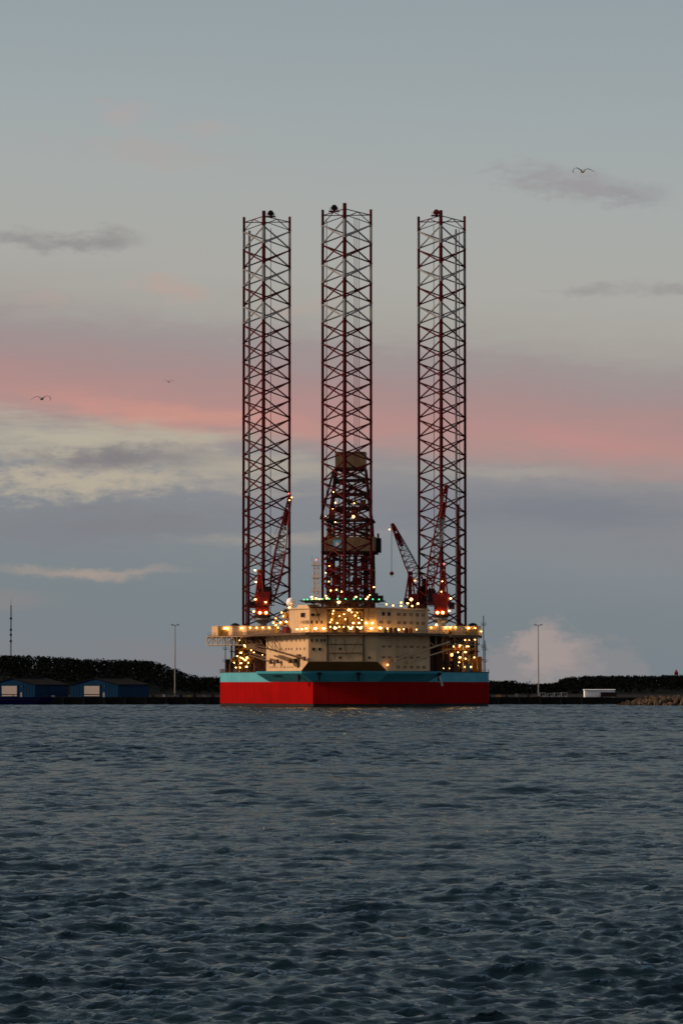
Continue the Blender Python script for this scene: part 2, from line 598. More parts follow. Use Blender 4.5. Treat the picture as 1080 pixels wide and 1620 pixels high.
def hill(name, pts, y0, y1, yb, cover, seed):
    """ridge with the given crest line (x, height); wood covers it"""
    xs = np.array([p[0] for p in pts], float)
    hs = np.array([p[1] for p in pts], float)
    nx, ny = 90, 14
    gx = np.linspace(xs[0], xs[-1], nx)
    gy = np.linspace(0, 1, ny)
    b = MB()
    vs, fs = [], []
    crest = np.interp(gx, xs, hs) - cover
    for j, t in enumerate(gy):
        y = y0 + (yb - y0) * t
        tc = (y1 - y0) / (yb - y0)
        prof = math.sin(min(1, t / tc) * math.pi / 2) if t < tc else math.cos((t - tc) / (1 - tc) * math.pi / 2 * 0.9)
        for i in range(nx):
            vs.append((gx[i], y, 3.0 + max(0, crest[i] - 3.0) * prof))
    for j in range(ny - 1):
        for i in range(nx - 1):
            k = j * nx + i
            fs.append((k, k + 1, k + nx + 1, k + nx))
    b.add(vs, fs)
    o = b.build(name, M_HILL)
    tag(o, kind='structure')

    # the wood
    rr = random.Random(seed)
    w = MB()
    leaf_v, leaf_f = w.v, w.f
    for n in range(2600):
        x = rr.uniform(xs[0], xs[-1])
        t = rr.uniform(0, 1) ** 0.55 if n < 2000 else rr.uniform(0.93, 1.05)
        y = y0 + (y1 - y0) * t * 1.03
        top = np.interp(x, xs, hs) - cover
        z = 3.0 + max(0, top - 3.0) * math.sin(min(1, t) * math.pi / 2)
        H = cover * rr.uniform(0.9, 1.04)
        rad = H * rr.uniform(0.32, 0.5)
        for q in range(48):
            a1, c1 = rr.uniform(0, 2 * math.pi), rr.uniform(-1, 1)
            s1 = math.sqrt(max(0, 1 - c1 * c1))
            k = rr.uniform(0.7, 1.06)
            c = Vector((x + rad * k * s1 * math.cos(a1), y + rad * k * s1 * math.sin(a1), z + H * 0.5 + H * 0.5 * k * c1))
            s = rr.uniform(0.4, 0.78)
            u = Vector((rr.gauss(0, 1), rr.gauss(0, 1), rr.gauss(0, 1))).normalized()
            p = u.orthogonal().normalized()
            i0 = len(leaf_v)
            leaf_v += [tuple(c + u * s), tuple(c + p * s), tuple(c - u * s * 0.8), tuple(c - p * s)]
            leaf_f.append((i0, i0 + 1, i0 + 2, i0 + 3))
            w.m.append(0)
    return w


w1 = hill('hill', [(-620, 30), (-420, 31), (-300, 29), (-225, 28.8), (-200, 28.4), (-170, 26.2), (-140, 25.6), (-124, 25.0), (-112, 20.9),
                   (-100, 16.3), (-92, 14.4), (-81, 14.6), (-60, 13), (-20, 12), (40, 11), (108, 11)], 1760, 2000, 2350, 8.5, 5)
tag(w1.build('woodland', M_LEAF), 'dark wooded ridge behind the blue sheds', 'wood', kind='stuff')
w2 = hill('hill', [(90, 11), (107, 10.6), (125, 10.2), (140, 9.4), (151, 9.0), (157, 13.2), (165, 15.0), (178, 15.8), (210, 15.8), (247, 16.2),
                   (330, 17), (480, 18), (640, 16)], 1900, 2200, 2600, 7.0, 9)
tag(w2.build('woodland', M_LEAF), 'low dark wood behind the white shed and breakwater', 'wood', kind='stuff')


# ---- blue sheds
def shed(x, y, rz, label):
    s = empty('storage_shed', None, (x, y, 3.1), rz)
    tag(s, label, 'shed', 'blue storage sheds on the quay')
    w, L, e, r = 11.9, 38.0, 5.7, 8.7
    b = MB()
    vs = []
    for yy in (0, L):
        vs += [(-w, yy, -0.1), (w, yy, -0.1), (w, yy, e), (0, yy, r), (-w, yy, e)]
    b.add(vs, [(0, 1, 2, 3, 4), (9, 8, 7, 6, 5), (1, 6, 7, 2), (5, 0, 4, 9)])
    wl = b.build('wall', M_SHED, s)
    rib = MB().box(-0.06, 0.06, -0.08, 0.0, 0, 1).mesh('siding_rib', M_SHED)
    for i in range(1, 16):
        xx = -w + i * (2 * w / 16)
        h = e + (r - e) * (1 - abs(xx) / w) - 0.1
        if -4.6 < xx < 4.6:
            continue
        o = put('siding_rib', rib, wl, (xx, 0, 0))
        o.scale = (1, 1, h)
    for sg in (-1, 1):
        b = MB()
        b.add([(0, -0.5, r + 0.05), (sg * (w + 0.6), -0.5, e - 0.1), (sg * (w + 0.6), L + 0.5, e - 0.1), (0, L + 0.5, r + 0.05),
               (0, -0.5, r + 0.3), (sg * (w + 0.6), -0.5, e + 0.15), (sg * (w + 0.6), L + 0.5, e + 0.15), (0, L + 0.5, r + 0.3)],
              [(0, 1, 2, 3), (4, 7, 6, 5), (0, 4, 5, 1), (1, 5, 6, 2), (2, 6, 7, 3)])
        b.build('roof', M_SHEDR, s)
    b = MB().box(-0.7, 0.7, 2, L - 4, r + 0.1, r + 0.75)
    b.build('ridge_vent', M_SHEDR, s)
    d = MB().box(-3.9, 3.9, -0.12, -0.02, 0.35, 5.2)
    dd = d.build('roller_door', M_DOOR, s, (-1.1, 0, 0))
    sl = MB().box(-3.85, 3.85, -0.2, -0.121, 0, 0.42).mesh('door_slat', M_DOOR)
    for k in range(9):
        if k != 1:
            put('door_slat', sl, dd, (0, 0, 0.42 + 0.53 * k))
    MB().box(-3.85, 3.85, -0.2, -0.121, 0.95, 1.3).build('rubber_band', M_CONT, dd)
    b = MB()
    b.box(-4.3, -3.92, -0.22, -0.02, 0.3, 5.6).box(3.92, 4.3, -0.22, -0.02, 0.3, 5.6).box(-3.9, 3.9, -0.22, -0.02, 5.22, 5.6)
    b.build('door_frame', M_SHED, s, (-1.1, 0, 0))
    MB().box(4.5, 5.4, -0.1, 0, 0.0, 2.1).build('side_door', M_GREY, s)
    MB().box(5.2, 5.5, -0.5, -0.0, 4.9, 5.15).build('wall_lamp', M_GREY, s)


shed(-153.9, 1420, R(-19), 'blue gabled storage shed beside the moored navy barge')
shed(-115.4, 1420, R(-19), 'blue gabled storage shed standing between the other shed and the light mast')


# ---- high light masts
def light_mast(x, y, label):
    s = tag(empty('light_mast', None, (x, y, 3.1)), label, 'light mast', 'tall floodlight masts on the quay')
    MB().bar((0, 0, 0.5), (0, 0, 32.6), 0.34, 10, r2=0.17).build('pole', M_GREY, s)
    MB().lathe((0, 0, 0), [(0.7, 0), (0.7, 0.35), (0.42, 0.5)], 10).build('base_plate', M_CONC, s)
    MB().bar((-1.7, 0, 32.7), (1.7, 0, 32.7), 0.13).build('crossarm', M_GREY, s)
    hd = MB()
    hd.add([(-0.7, -0.5, 0.1), (0.7, -0.5, 0.1), (0.7, 0.5, 0.1), (-0.7, 0.5, 0.1), (-0.45, -0.3, 0.5), (0.45, -0.3, 0.5), (0.45, 0.3, 0.5), (-0.45, 0.3, 0.5)],
           [(3, 2, 1, 0), (4, 5, 6, 7), (0, 1, 5, 4), (1, 2, 6, 5), (2, 3, 7, 6), (3, 0, 4, 7)])
    me = hd.mesh('lamp_head', M_GREY)
    for xx in (-1.35, 1.35):
        put('lamp_head', me, s, (xx, 0, 32.75))
    MB().box(-0.3, 0.3, -0.5, -0.3, 0.8, 1.9).build('switch_box', M_GREY, s)


light_mast(-75.5, 1380, 'tall slim floodlight mast standing past the blue sheds')
light_mast(89.3, 1380, 'tall slim floodlight mast beside the row of low white cabins')

# ---- radio mast on the ridge
s = tag(empty('radio_mast', None, (-261, 2400, 3)), 'thin lattice radio mast rising behind the wooded ridge', 'mast')
for k in range(3):
    t = 2 * math.pi * k / 3
    MB().bar((0.6 * math.cos(t), 0.6 * math.sin(t), 0), (0.6 * math.cos(t), 0.6 * math.sin(t), 69), 0.16, 5).build('mast_leg', M_DARK, s)
b = MB()
for k in range(46):
    for q in range(3):
        t0, t1 = 2 * math.pi * q / 3, 2 * math.pi * (q + 1) / 3
        b.bar((0.8 * math.cos(t0), 0.8 * math.sin(t0), k * 1.5), (0.8 * math.cos(t1), 0.8 * math.sin(t1), k * 1.5 + 1.5), 0.07, 4)
b.build('lattice', M_DARK, s)
for z in (40, 45, 49, 58):
    MB().lathe((0, 0, z), [(0.8, 0), (0.95, 0.2), (0.95, 1.3), (0.8, 1.5)], 8).build('antenna_drum', M_DARK, s)
MB().bar((0, 0, 69), (0, 0, 74), 0.1, 5).build('whip_antenna', M_DARK, s)

# ---- little red tower on the far wood
s = tag(empty('lookout_tower', None, (253, 2300, 3)), 'tiny red-topped tower poking above the low wood', 'tower')
for sx in (-1, 1):
    for sy in (-1, 1):
        MB().bar((sx * 1.6, sy * 1.6, 0), (sx * 0.8, sy * 0.8, 14), 0.25, 5).build('tower_leg', M_CRANE, s)
MB().box(-1.3, 1.3, -1.3, 1.3, 13.6, 15.4).build('cabin', M_CRANE, s)
MB().lathe((0, 0, 15.4), [(1.7, 0), (0.9, 1.1), (0.1, 2.6)], 8).build('spire', M_CRANE, s)

# ---- white shed, dark container, low cabins
s = tag(empty('long_shed', None, (119, 1402, 3.1)), 'long white flat shed with a dark container parked before it', 'shed')
MB().box(-7, 7, 0, 6, -0.05, 3.2).build('wall', M_WHITE, s)
MB().add([(-7.3, -0.3, 3.2), (7.3, -0.3, 3.2), (7.3, 6.3, 3.35), (-7.3, 6.3, 3.35), (-7.3, -0.3, 3.42), (7.3, -0.3, 3.42), (7.3, 6.3, 3.6), (-7.3, 6.3, 3.6)],
         [(3, 2, 1, 0), (4, 5, 6, 7), (0, 1, 5, 4), (1, 2, 6, 5), (2, 3, 7, 6), (3, 0, 4, 7)]).build('roof', M_WHITE, s)
for k in range(4):
    MB().box(-6.4 + k * 1.6, -5.3 + k * 1.6, -0.06, -0.002, 0.2, 2.5).build('door', M_WHITE, s)
s = tag(empty('shipping_container', None, (122.6, 1397, 3.1)), 'dark brown container parked in front of the white shed', 'container')
MB().box(-3.6, 3.6, 0, 2.4, 0.12, 2.25).build('box_body', M_CONT, s)
rb = MB().box(-0.06, 0.06, -0.06, 0, 0.2, 2.2).mesh('corrugation', M_CONT)
for k in range(14):
    put('corrugation', rb, s, (-3.3 + k * 0.5, 0, 0))
ft = MB().box(-0.2, 0.2, 0, 0.4, 0, 0.12).mesh('corner_foot', M_DARK)
for x in (-3.4, 3.4):
    put('corner_foot', ft, s, (x, 0, 0))
    put('corner_foot', ft, s, (x, 2, 0))
for k, (x, wd, h, lb) in enumerate([(92.4, 3.0, 2.0, 'low white cabin at the foot of the floodlight mast'), (95.9, 2.6, 1.7, 'short white cabin, second from the floodlight mast'),
                                    (99.1, 2.7, 1.9, 'white cabin, third from the floodlight mast'), (102.4, 2.9, 2.05, 'white cabin, fourth from the floodlight mast')]):
    s = tag(empty('site_cabin', None, (x, 1400, 3.1)), lb, 'cabin', 'low white cabins on the quay')
    MB().box(-wd / 2, wd / 2, 0, 2.4, 0.1, h).build('wall', M_DOOR, s)
    MB().box(-wd / 2 - 0.1, wd / 2 + 0.1, -0.1, 2.5, h + 0.002, h + 0.15).build('roof', M_GREY, s)
    MB().box(-0.9, -0.1, -0.05, -0.002, 0.3, h - 0.15).build('door', M_DARK, s)
    MB().box(0.2, 1.0, -0.05, -0.002, 0.8, h - 0.2).build('window', M_GLASS, s)

# ---- stacked goods along the quay edge
pal = [M_CONT, M_GREY, M_RUST, M_DOOR, M_NAVY, M_YELLOW]
qx = [-131, -128.5, -84, -79, -71.5, -68, -65.2, -61.5, -57.3, 62, 65.5, 70, 73.2, 78, 83.4]
for k, x in enumerate(qx):
    m = pal[k % 6]
    wd, h = rnd.uniform(0.9, 1.9), rnd.uniform(0.9, 1.9)
    b = MB().box(-wd / 2, wd / 2, 0, 1.4, 0.15, h)
    b.box(-wd / 2 - 0.06, -wd / 2 + 0.12, -0.07, -0.002, 0.16, h - 0.01).box(wd / 2 - 0.12, wd / 2 + 0.06, -0.07, -0.002, 0.16, h - 0.01)
    b.box(-wd / 2, wd / 2, 0.1, 0.4, 0, 0.148).box(-wd / 2, wd / 2, 1.0, 1.3, 0, 0.148)
    tag(b.build('cargo_crate', m, None, (x, 1352 + (k % 3) * 3, 3.1)), 'small cargo crate on the quay ' + ('between the two blue sheds' if x < -120 else 'around the foot of the mast past the sheds' if x < 0 else 'between the rig and the white cabins'), 'crate', 'cargo crates along the quay')

# ---- navy barge
s = tag(empty('moored_barge', None, (-150, 1322, 0)), 'dark navy barge moored along the quay before the blue sheds', 'barge')
b = MB()
x0, x1 = -60, 24.5
ring = lambda z, dx, dy: [(x0, -6 - dy, z), (x1 - 5 + dx, -6 - dy, z), (x1 + dx, 0, z), (x1 - 5 + dx, 6 + dy, z), (x0, 6 + dy, z)]
rs = [ring(-1.5, -2.5, -0.6), ring(0.8, -1.0, 0), ring(3.0, 0, 0.1), ring(3.45, 0.2, 0.15)]
vs = [p for r_ in rs for p in r_]
fs = [(j * 5 + i, j * 5 + (i + 1) % 5, (j + 1) * 5 + (i + 1) % 5, (j + 1) * 5 + i) for j in range(3) for i in range(5)] + [(15, 16, 17, 18, 19), (4, 3, 2, 1, 0)]
b.add(vs, fs)
b.build('barge_hull', M_NAVY, s)
MB().box(x0, x1 - 5, -6.32, -6.12, 2.2, 2.5).build('rubbing_strake', M_BLACK, s)
bo = MB().lathe((0, 0, 3.45), [(0.22, 0), (0.22, 0.5), (0.34, 0.55), (0.34, 0.7)], 8).mesh('bollard', M_DARK)
for k in range(8):
    put('bollard', bo, s, (-40 + k * 8, -5, 0))
MB().box(-52, -34, -3, 3, 3.46, 4.6).build('hatch_cover', M_NAVY, s)

# ---- rubble breakwater
bw = tag(empty('breakwater', None, (118, 1262, 0)), 'pale brown rubble breakwater of heaped boulders beyond the white shed', 'breakwater')
core = MB()
n = 30
vs, fs = [], []
for i in range(n):
    x = i * 4.0
    t = min(1, (i + 0.3) / 4)
    vs += [(x - 3, 11 - 13 * t, -1.5), (x - 3, 8, -1.2 + 3.6 * t), (x - 3, 14, -1.2 + 3.8 * t), (x - 3, 24, -2)]
for i in range(n - 1):
    for j in range(3):
        fs.append((i * 4 + j, i * 4 + 4 + j, i * 4 + 5 + j, i * 4 + 1 + j))
core.add(vs, fs)
core.build('core_fill', M_CONT, bw)


def rock_mesh(seed):
    rr = random.Random(seed)
    b = MB()
    ph = (1 + 5 ** 0.5) / 2
    P = [(-1, ph, 0), (1, ph, 0), (-1, -ph, 0), (1, -ph, 0), (0, -1, ph), (0, 1, ph), (0, -1, -ph), (0, 1, -ph), (ph, 0, -1), (ph, 0, 1), (-ph, 0, -1), (-ph, 0, 1)]
    Fc = [(0, 11, 5), (0, 5, 1), (0, 1, 7), (0, 7, 10), (0, 10, 11), (1, 5, 9), (5, 11, 4), (11, 10, 2), (10, 7, 6), (7, 1, 8), (3, 9, 4), (3, 4, 2), (3, 2, 6), (3, 6, 8), (3, 8, 9), (4, 9, 5), (2, 4, 11), (6, 2, 10), (8, 6, 7), (9, 8, 1)]
    b.add([tuple(c * rr.uniform(0.38, 0.66) for c in p) for p in P], Fc)
    return b.mesh('boulder', M_ROCK)


rocks = [rock_mesh(k) for k in range(9)]
rr = random.Random(12)
for k in range(280):
    x = rr.uniform(-2.5, 34) if k % 4 else rr.uniform(30, 90)
    t = min(1, max(0.06, (x + 3.5) / 14))
    q = rr.random() ** 0.85
    y = 10 - 12 * t + (1 + 12 * t) * q
    z = -0.5 + (3.1 * t + 0.5) * min(1, q * 1.25)
    o = put('boulder', rocks[k % 9], bw, (x, y, z))
    sc = rr.uniform(0.7, 1.4)
    o.scale = (sc * rr.uniform(0.8, 1.4), sc, sc * rr.uniform(0.6, 0.95))
    o.rotation_euler = (rr.uniform(0, 6), rr.uniform(0, 6), rr.uniform(0, 6))

# ================================================================== THE RIG
rig = tag(empty('jack_up_rig', None, (3.43, 1240, 0), R(-2.96)), 'floodlit drilling rig with red hull, cream deckhouse and three tall lattice legs', 'oil rig')

# ---- hull: bands of red and blue on a pointed plan
HP = [(-53.1, 0), (-11.9, -52), (13.6, -52), (56.4, 0), (56.4, 45), (-53.1, 45)]


def grow(poly, k):
    cx, cy = 1.6, 0
    return [(cx + (x - cx) * (1 + k), cy + (y - cy) * (1 + k)) for x, y in poly]


hull = empty('hull', rig)
MB().prism(grow(HP, -0.006), -4, 1.2).build('waterline_band', M_BLACK, hull)  # black band around the hull at the waterline
b = MB().prism(HP, 1.2, 9.8)
b.build('red_side', M_RED, hull)
b = MB().prism(grow(HP, -0.001), 9.802, 13.7)
b.build('blue_side', M_BLUE, hull)
b = MB().prism(grow(HP, 0.004), 13.702, 13.95)
b.build('deck_edge', M_RUST, hull)
seam = MB().box(-0.05, 0.05, -0.035, 0.03, 1.22, 9.78).mesh('plate_seam', M_RED)
for (p, q) in ((HP[0], HP[1]), (HP[1], HP[2]), (HP[2], HP[3])):
    p, q = Vector(p), Vector(q)
    L = (q - p).length
    for k in range(1, int(L / 6.2)):
        c = p + (q - p) * (k * 6.2 / L)
        put('plate_seam', seam, hull, (c.x, c.y, 0), math.atan2(q.y - p.y, q.x - p.x))
# flared blue sponson carrying the deckhouse
top = [(-36.5, -22), (-35.3, -29.0), (-16.2, -54.0), (17.2, -54.0), (36.2, -29.0), (38, -22)]
bot = [(-30.8, -28.0), (-29.9, -29.4), (-12.2, -52.3), (13.9, -52.3), (32.2, -29.6), (33, -28)]
n = len(top)
b = MB()
b.add([(x, y, 9.9) for x, y in bot] + [(x, y, 13.1) for x, y in top] + [(x, y, 14.05) for x, y in top],
      [(j * n + i, j * n + (i + 1) % n, (j + 1) * n + (i + 1) % n, (j + 1) * n + i) for j in (0, 1) for i in range(n)] +
      [tuple(range(n - 1, -1, -1)), tuple(range(2 * n, 3 * n))])
b.build('sponson', M_BLUE_SHADE, hull)
# fairleads and anchor hangers at the bow
fl = MB().box(-0.35, 0.35, -0.9, 0.0, 10.2, 13.6).box(-0.9, 0.9, -1.1, -0.1, 12.6, 13.4).mesh('fairlead', M_DARK)
for x, y, rz in ((-17.2, -50.2, R(-52)), (-9.3, -54.1, 0), (6.0, -54.1, 0), (36.5, -27.5, R(50))):
    put('fairlead', fl, hull, (x, y, 0), rz)
MB().bar((36.9, -27.9, 12.2), (38.2, -29.0, 8.2), 0.35, 8, r2=0.5).build('overboard_chute', M_DOOR, hull)
# bulwark rail along the main deck
b = MB()
for p, q in ((HP[5], HP[0]), (HP[0], (-37, -20.5)), ((38.5, -21.5), HP[3]), (HP[3], HP[4])):
    p, q = Vector(p), Vector(q)
    L = (q - p).length
    for k in range(int(L / 2.0) + 1):
        c = p + (q - p) * min(1, k * 2.0 / L)
        b.bar((c.x, c.y, 13.95), (c.x, c.y, 15.1), 0.05, 4)
    for z in (14.5, 15.1):
        b.bar((p.x, p.y, z), (q.x, q.y, z), 0.045, 4)
b.build('deck_rail', M_RUST, hull)
# name lettering on the sponson flank
fc = bpy.data.curves.new('name_lettering', 'FONT')
fc.body = 'MAERSK'
fc.size = 1.7
fc.extrude = 0.02
fc.materials.append(M_DARK)
tmp = bpy.data.objects.new('tmp', fc)
to = bpy.data.objects.new('name_lettering', bpy.data.meshes.new_from_object(tmp))
bpy.data.objects.remove(tmp)
col.objects.link(to)
to.parent = hull
d0 = Vector((top[1][0], top[1][1], 13.1))
d1 = Vector((top[2][0], top[2][1], 13.1))
b0 = Vector((bot[1][0], bot[1][1], 9.9))
ex = (d1 - d0).normalized()
up = (d0 - b0) - ex * (d0 - b0).dot(ex)
up.normalize()
nz = ex.cross(up)
to.matrix_local = Matrix.Translation(d0 + ex * 9.5 - up * 2.1 + nz * 0.06) @ Matrix((ex, up, nz)).transposed().to_4x4()


# ---- lattice legs
def brace_mesh(mat):
    b = MB()
    b.bar((-9.35, 0, 0.55), (9.35, 0, 7.45), 0.31, 6)
    b.bar((9.35, 0.02, 0.55), (-9.35, 0.02, 7.45), 0.31, 6)
    return b.mesh('cross_brace', mat)


BR, BW = brace_mesh(M_LEG), brace_mesh(M_LEGW)
CH = [(0, -11.2), (9.7, 5.6), (-9.7, 5.6)]


def leg(x, y, top, nb, risers, gear):
    L = empty('leg', rig, (x, y, 0))
    n0 = top - 6.0
    b = MB()

    def sect(z1, z0, mi, r=0.54):
        b.bar((0, 0, z0), (0, 0, z1), r, 10, mi)
        for sx in (-1, 1):            # toothed rack plates on the chord
            b.box(min(sx * 0.4, sx * 0.74), max(sx * 0.4, sx * 0.74), -0.09, 0.09, z0 + 0.001, z1 - 0.001, mi)
    sect(top, n0, 0)
    z = n0
    for k in range(nb):
        sect(z, z - 8, 1 if k in (0, 2, 4) else 0)
        b.lathe((0, 0, z - 0.3), [(0.56, 0), (0.66, 0.1), (0.66, 0.5), (0.56, 0.6)], 10, 0)
        z -= 8
    sect(z, 3.0, 0)
    me = b.mesh('chord', [M_LEG, M_LEGW])
    for i, (cx, cy) in enumerate(CH):
        put('chord', me, L, (cx, cy, 0), R(120 * i))
    for i in range(3):
        p, q = Vector(CH[i]), Vector(CH[(i + 1) % 3])
        mid = (p + q) / 2
        an = math.atan2(q.y - p.y, q.x - p.x)
        for k in range(nb):
            put('cross_brace', BW if k in (0, 2, 4) else BR, L, (mid.x, mid.y, n0 - 8 * (k + 1)), an)
        b = MB()
        zt = top - 2.3
        b.bar((p.x, p.y, zt), (q.x, q.y, zt), 0.2)
        b.bar((mid.x, mid.y, zt), (p.x, p.y, n0 + 0.2), 0.18)
        b.bar((mid.x, mid.y, zt), (q.x, q.y, n0 + 0.2), 0.18)
        b.build('top_frame', M_LEG, L)
    for (rx, ry, r, z0, mt) in risers:
        MB().bar((rx, ry, 20), (rx, ry, z0), r, 6).build('riser_pipe', mt, L)
    gx, gy, gm = gear
    b = MB()
    b.box(gx - 2.2, gx + 2.0, gy - 1.2, gy + 1.2, top - 2.05, top - 1.75)
    b.bar((gx - 1.9, gy, top - 1.75), (gx - 1.9, gy, top - 0.2), 0.07, 5)
    b.bar((gx + 1.7, gy, top - 1.75), (gx + 1.7, gy, top - 0.6), 0.07, 5)
    b.box(gx - 2.0, gx + 1.8, gy - 1.1, gy - 1.04, top - 0.75, top - 0.67)
    b.build('gear_platform', M_LEG, L)
    w = MB().lathe((gx, gy - 0.8, top - 0.4), [(0.5, 0), (1.15, 0.05), (1.15, 0.25), (0.85, 0.3), (0.85, 1.3), (1.15, 1.35), (1.15, 1.55), (0.5, 1.6)], 14, axis='y')
    w.box(gx - 1.3, gx - 1.0, gy - 0.6, gy + 0.6, top - 1.74, top - 0.2).box(gx + 1.0, gx + 1.3, gy - 0.6, gy + 0.6, top - 1.74, top - 0.2)
    w.build('sheave', gm, L)
    return L


leg(-37.0, 31.2, 207, 22, [(-7.3, 5.0, 0.5, 201, M_LEGW), (-7.6, 4.2, 0.16, 201, M_LEG), (1.9, 3.5, 0.13, 202, M_LEG), (-7.0, -3.0, 0.5, 88, M_LEG), (-7.9, -2.0, 0.35, 68, M_LEG)],
    (2.6, -7.0, M_DARK))
leg(37.0, 31.2, 206.6, 22, [(6.0, 5.0, 0.5, 201, M_LEGW), (7.4, 5.1, 0.15, 201, M_LEG), (-3.2, 0, 0.13, 202, M_LEG), (6.8, -2.5, 0.55, 84, M_LEG), (7.6, -3.0, 0.45, 65, M_LEG)],
    (-1.9, -8.6, M_CRANE))
leg(0.0, -30.8, 200, 20, [(3.3, 1, 0.11, 196, M_LEG), (4.2, 1, 0.11, 196, M_LEG), (5.2, 1, 0.11, 196, M_LEG), (-8.0, 3, 0.15, 196, M_LEG)],
    (-4.6, -2.3, M_DARK))

# ---- deckhouse
house = empty('deckhouse', rig)
FL0, FL1 = Vector((-31.6, -34)), Vector((-13.3, -58))
FF0, FF1 = Vector((-13.3, -58)), Vector((13.6, -58))
FR0, FR1 = Vector((13.6, -58)), Vector((33.0, -34))
lt = FL1 + (FL0 - FL1) * 0.17
rt = FR0 + (FR1 - FR0) * 0.17
b = MB()
zb, zf, zt = 14.1, 17.6, 28.2
vs = [(-13.3, -58, zf), (13.6, -58, zf), (rt.x, rt.y, zb), (33, -34, zb), (33, -16, zb), (-31.6, -16, zb), (-31.6, -34, zb), (lt.x, lt.y, zb),
      (-13.3, -58, zt), (13.6, -58, zt), (33, -34, zt), (33, -16, zt), (-31.6, -16, zt), (-31.6, -34, zt)]
b.add(vs, [(0, 1, 9, 8), (1, 2, 3, 10, 9), (3, 4, 11, 10), (4, 5, 12, 11), (5, 6, 13, 12), (6, 7, 0, 8, 13), (8, 9, 10, 11, 12, 13), (7, 6, 5, 4, 3, 2)])
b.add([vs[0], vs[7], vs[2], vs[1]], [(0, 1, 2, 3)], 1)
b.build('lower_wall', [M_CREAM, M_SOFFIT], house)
# upper storeys, with a deep bay in the middle of the front
lu = FL1 + (FL0 - FL1) * 0.45
poly = [(lu.x, lu.y), (-12.9, -57.6), (-5.9, -57.6), (-5.9, -50), (8.2, -50), (8.2, -57.6), (13.3, -57.6), (32.4, -34), (32.4, -17), (lu.x - 1, -17)]
b = MB().prism(poly, 29.1, 38.2)
b.build('upper_wall', M_CREAM, house)
poly2 = [(lu.x - 0.4, lu.y - 0.3), (-12.9, -58.2), (-5.8, -58.2), (-5.8, -50.4), (8.1, -50.4), (8.1, -58.2), (13.5, -58.2), (33.0, -34.2), (33.0, -16.4), (lu.x - 1.5, -16.4)]
MB().prism(poly2, 38.21, 38.75).build('roof', M_CREAM, house)
# sloped roof corner block on the port side
MB().add([(-13.2, -57.5, 38.76), (-18.6, -50.6, 38.76), (-15, -47, 38.76), (-8.5, -55, 38.76), (-14.0, -55.7, 39.9), (-17.8, -50.8, 39.9), (-15, -48, 39.9), (-10, -54.4, 39.9)],
         [(0, 1, 5, 4), (1, 2, 6, 5), (2, 3, 7, 6), (3, 0, 4, 7), (4, 5, 6, 7), (3, 2, 1, 0)]).build('roof_cap', M_CREAM, house)
# bay: mid-level slab, trusses, ducts
b = MB().box(-5.6, 7.9, -57.4, -50.05, 31.9, 32.25)
b.build('bay_floor', M_BROWN, house)
MB().box(-5.7, 8.0, -57.9, -57.3, 37.2, 38.15).build('bay_beam', M_BROWN, house)
for k, (x, y, r, z0, z1, mt) in enumerate([(-4.2, -53, 0.5, 32.3, 36.8, M_YELLOW), (-1.0, -52.5, 0.35, 32.3, 37.1, M_YELLOW), (1.6, -53.4, 0.6, 32.3, 35.5, M_BROWN), (4.6, -53, 0.45, 32.3, 36.2, M_YELLOW), (6.5, -52, 0.3, 32.3, 37.1, M_BROWN)]):
    MB().lathe((x, y, 0), [(r, z0), (r, z1 - r), (r * 0.6, z1 - 0.2), (0.1, z1)], 10).build('vent_duct', mt, house)
for x in (-3.4, 0.6, 5.4):
    MB().box(x - 0.9, x + 0.9, -50.3, -49.9, 29.2, 31.7).build('bay_door', M_BROWN, house)
# front panels below the walkway, proud of the wall, with dark seams between
pm = MB().box(0, 1, -0.16, -0.004, 0, 1).mesh('wall_panel', M_CREAM)
for (x0, x1, z0, z1) in ((-5.3, 0.9, 17.9, 21.0), (1.1, 7.7, 17.9, 21.0), (-5.3, 0.9, 21.2, 24.4), (1.1, 7.7, 21.2, 24.4), (-5.3, 0.9, 24.6, 27.4), (1.1, 7.7, 24.6, 27.4), (-12.9, -6.3, 17.9, 27.4), (8.7, 13.2, 17.9, 27.4)):
    o = put('wall_panel', pm, house, (x0, -58, z0))
    o.scale = (x1 - x0, 1, z1 - z0)
for x in (-5.8, 8.2):
    MB().box(x - 0.2, x + 0.2, -58.5, -58.002, 17.7, 38.1).build('seam_post', M_BROWN, house)
for p, q in (((-4.8, 26.8), (-2.9, 18.4)), ((-2.6, 26.8), (-2.9, 18.4)), ((0.4, 26.8), (2.2, 18.4)), ((6.4, 26.8), (2.2, 18.4))):
    MB().bar((p[0], -58.4, p[1]), (q[0], -58.4, q[1]), 0.07, 5).build('stay_wire', M_BROWN, house)
b = MB()
for z in (20.9, 24.3):
    b.box(-5.3, 7.7, -58.6, -58.2, z, z + 0.16)
b.build('pipe_run', M_BROWN, house)

# windows
WIN = {}


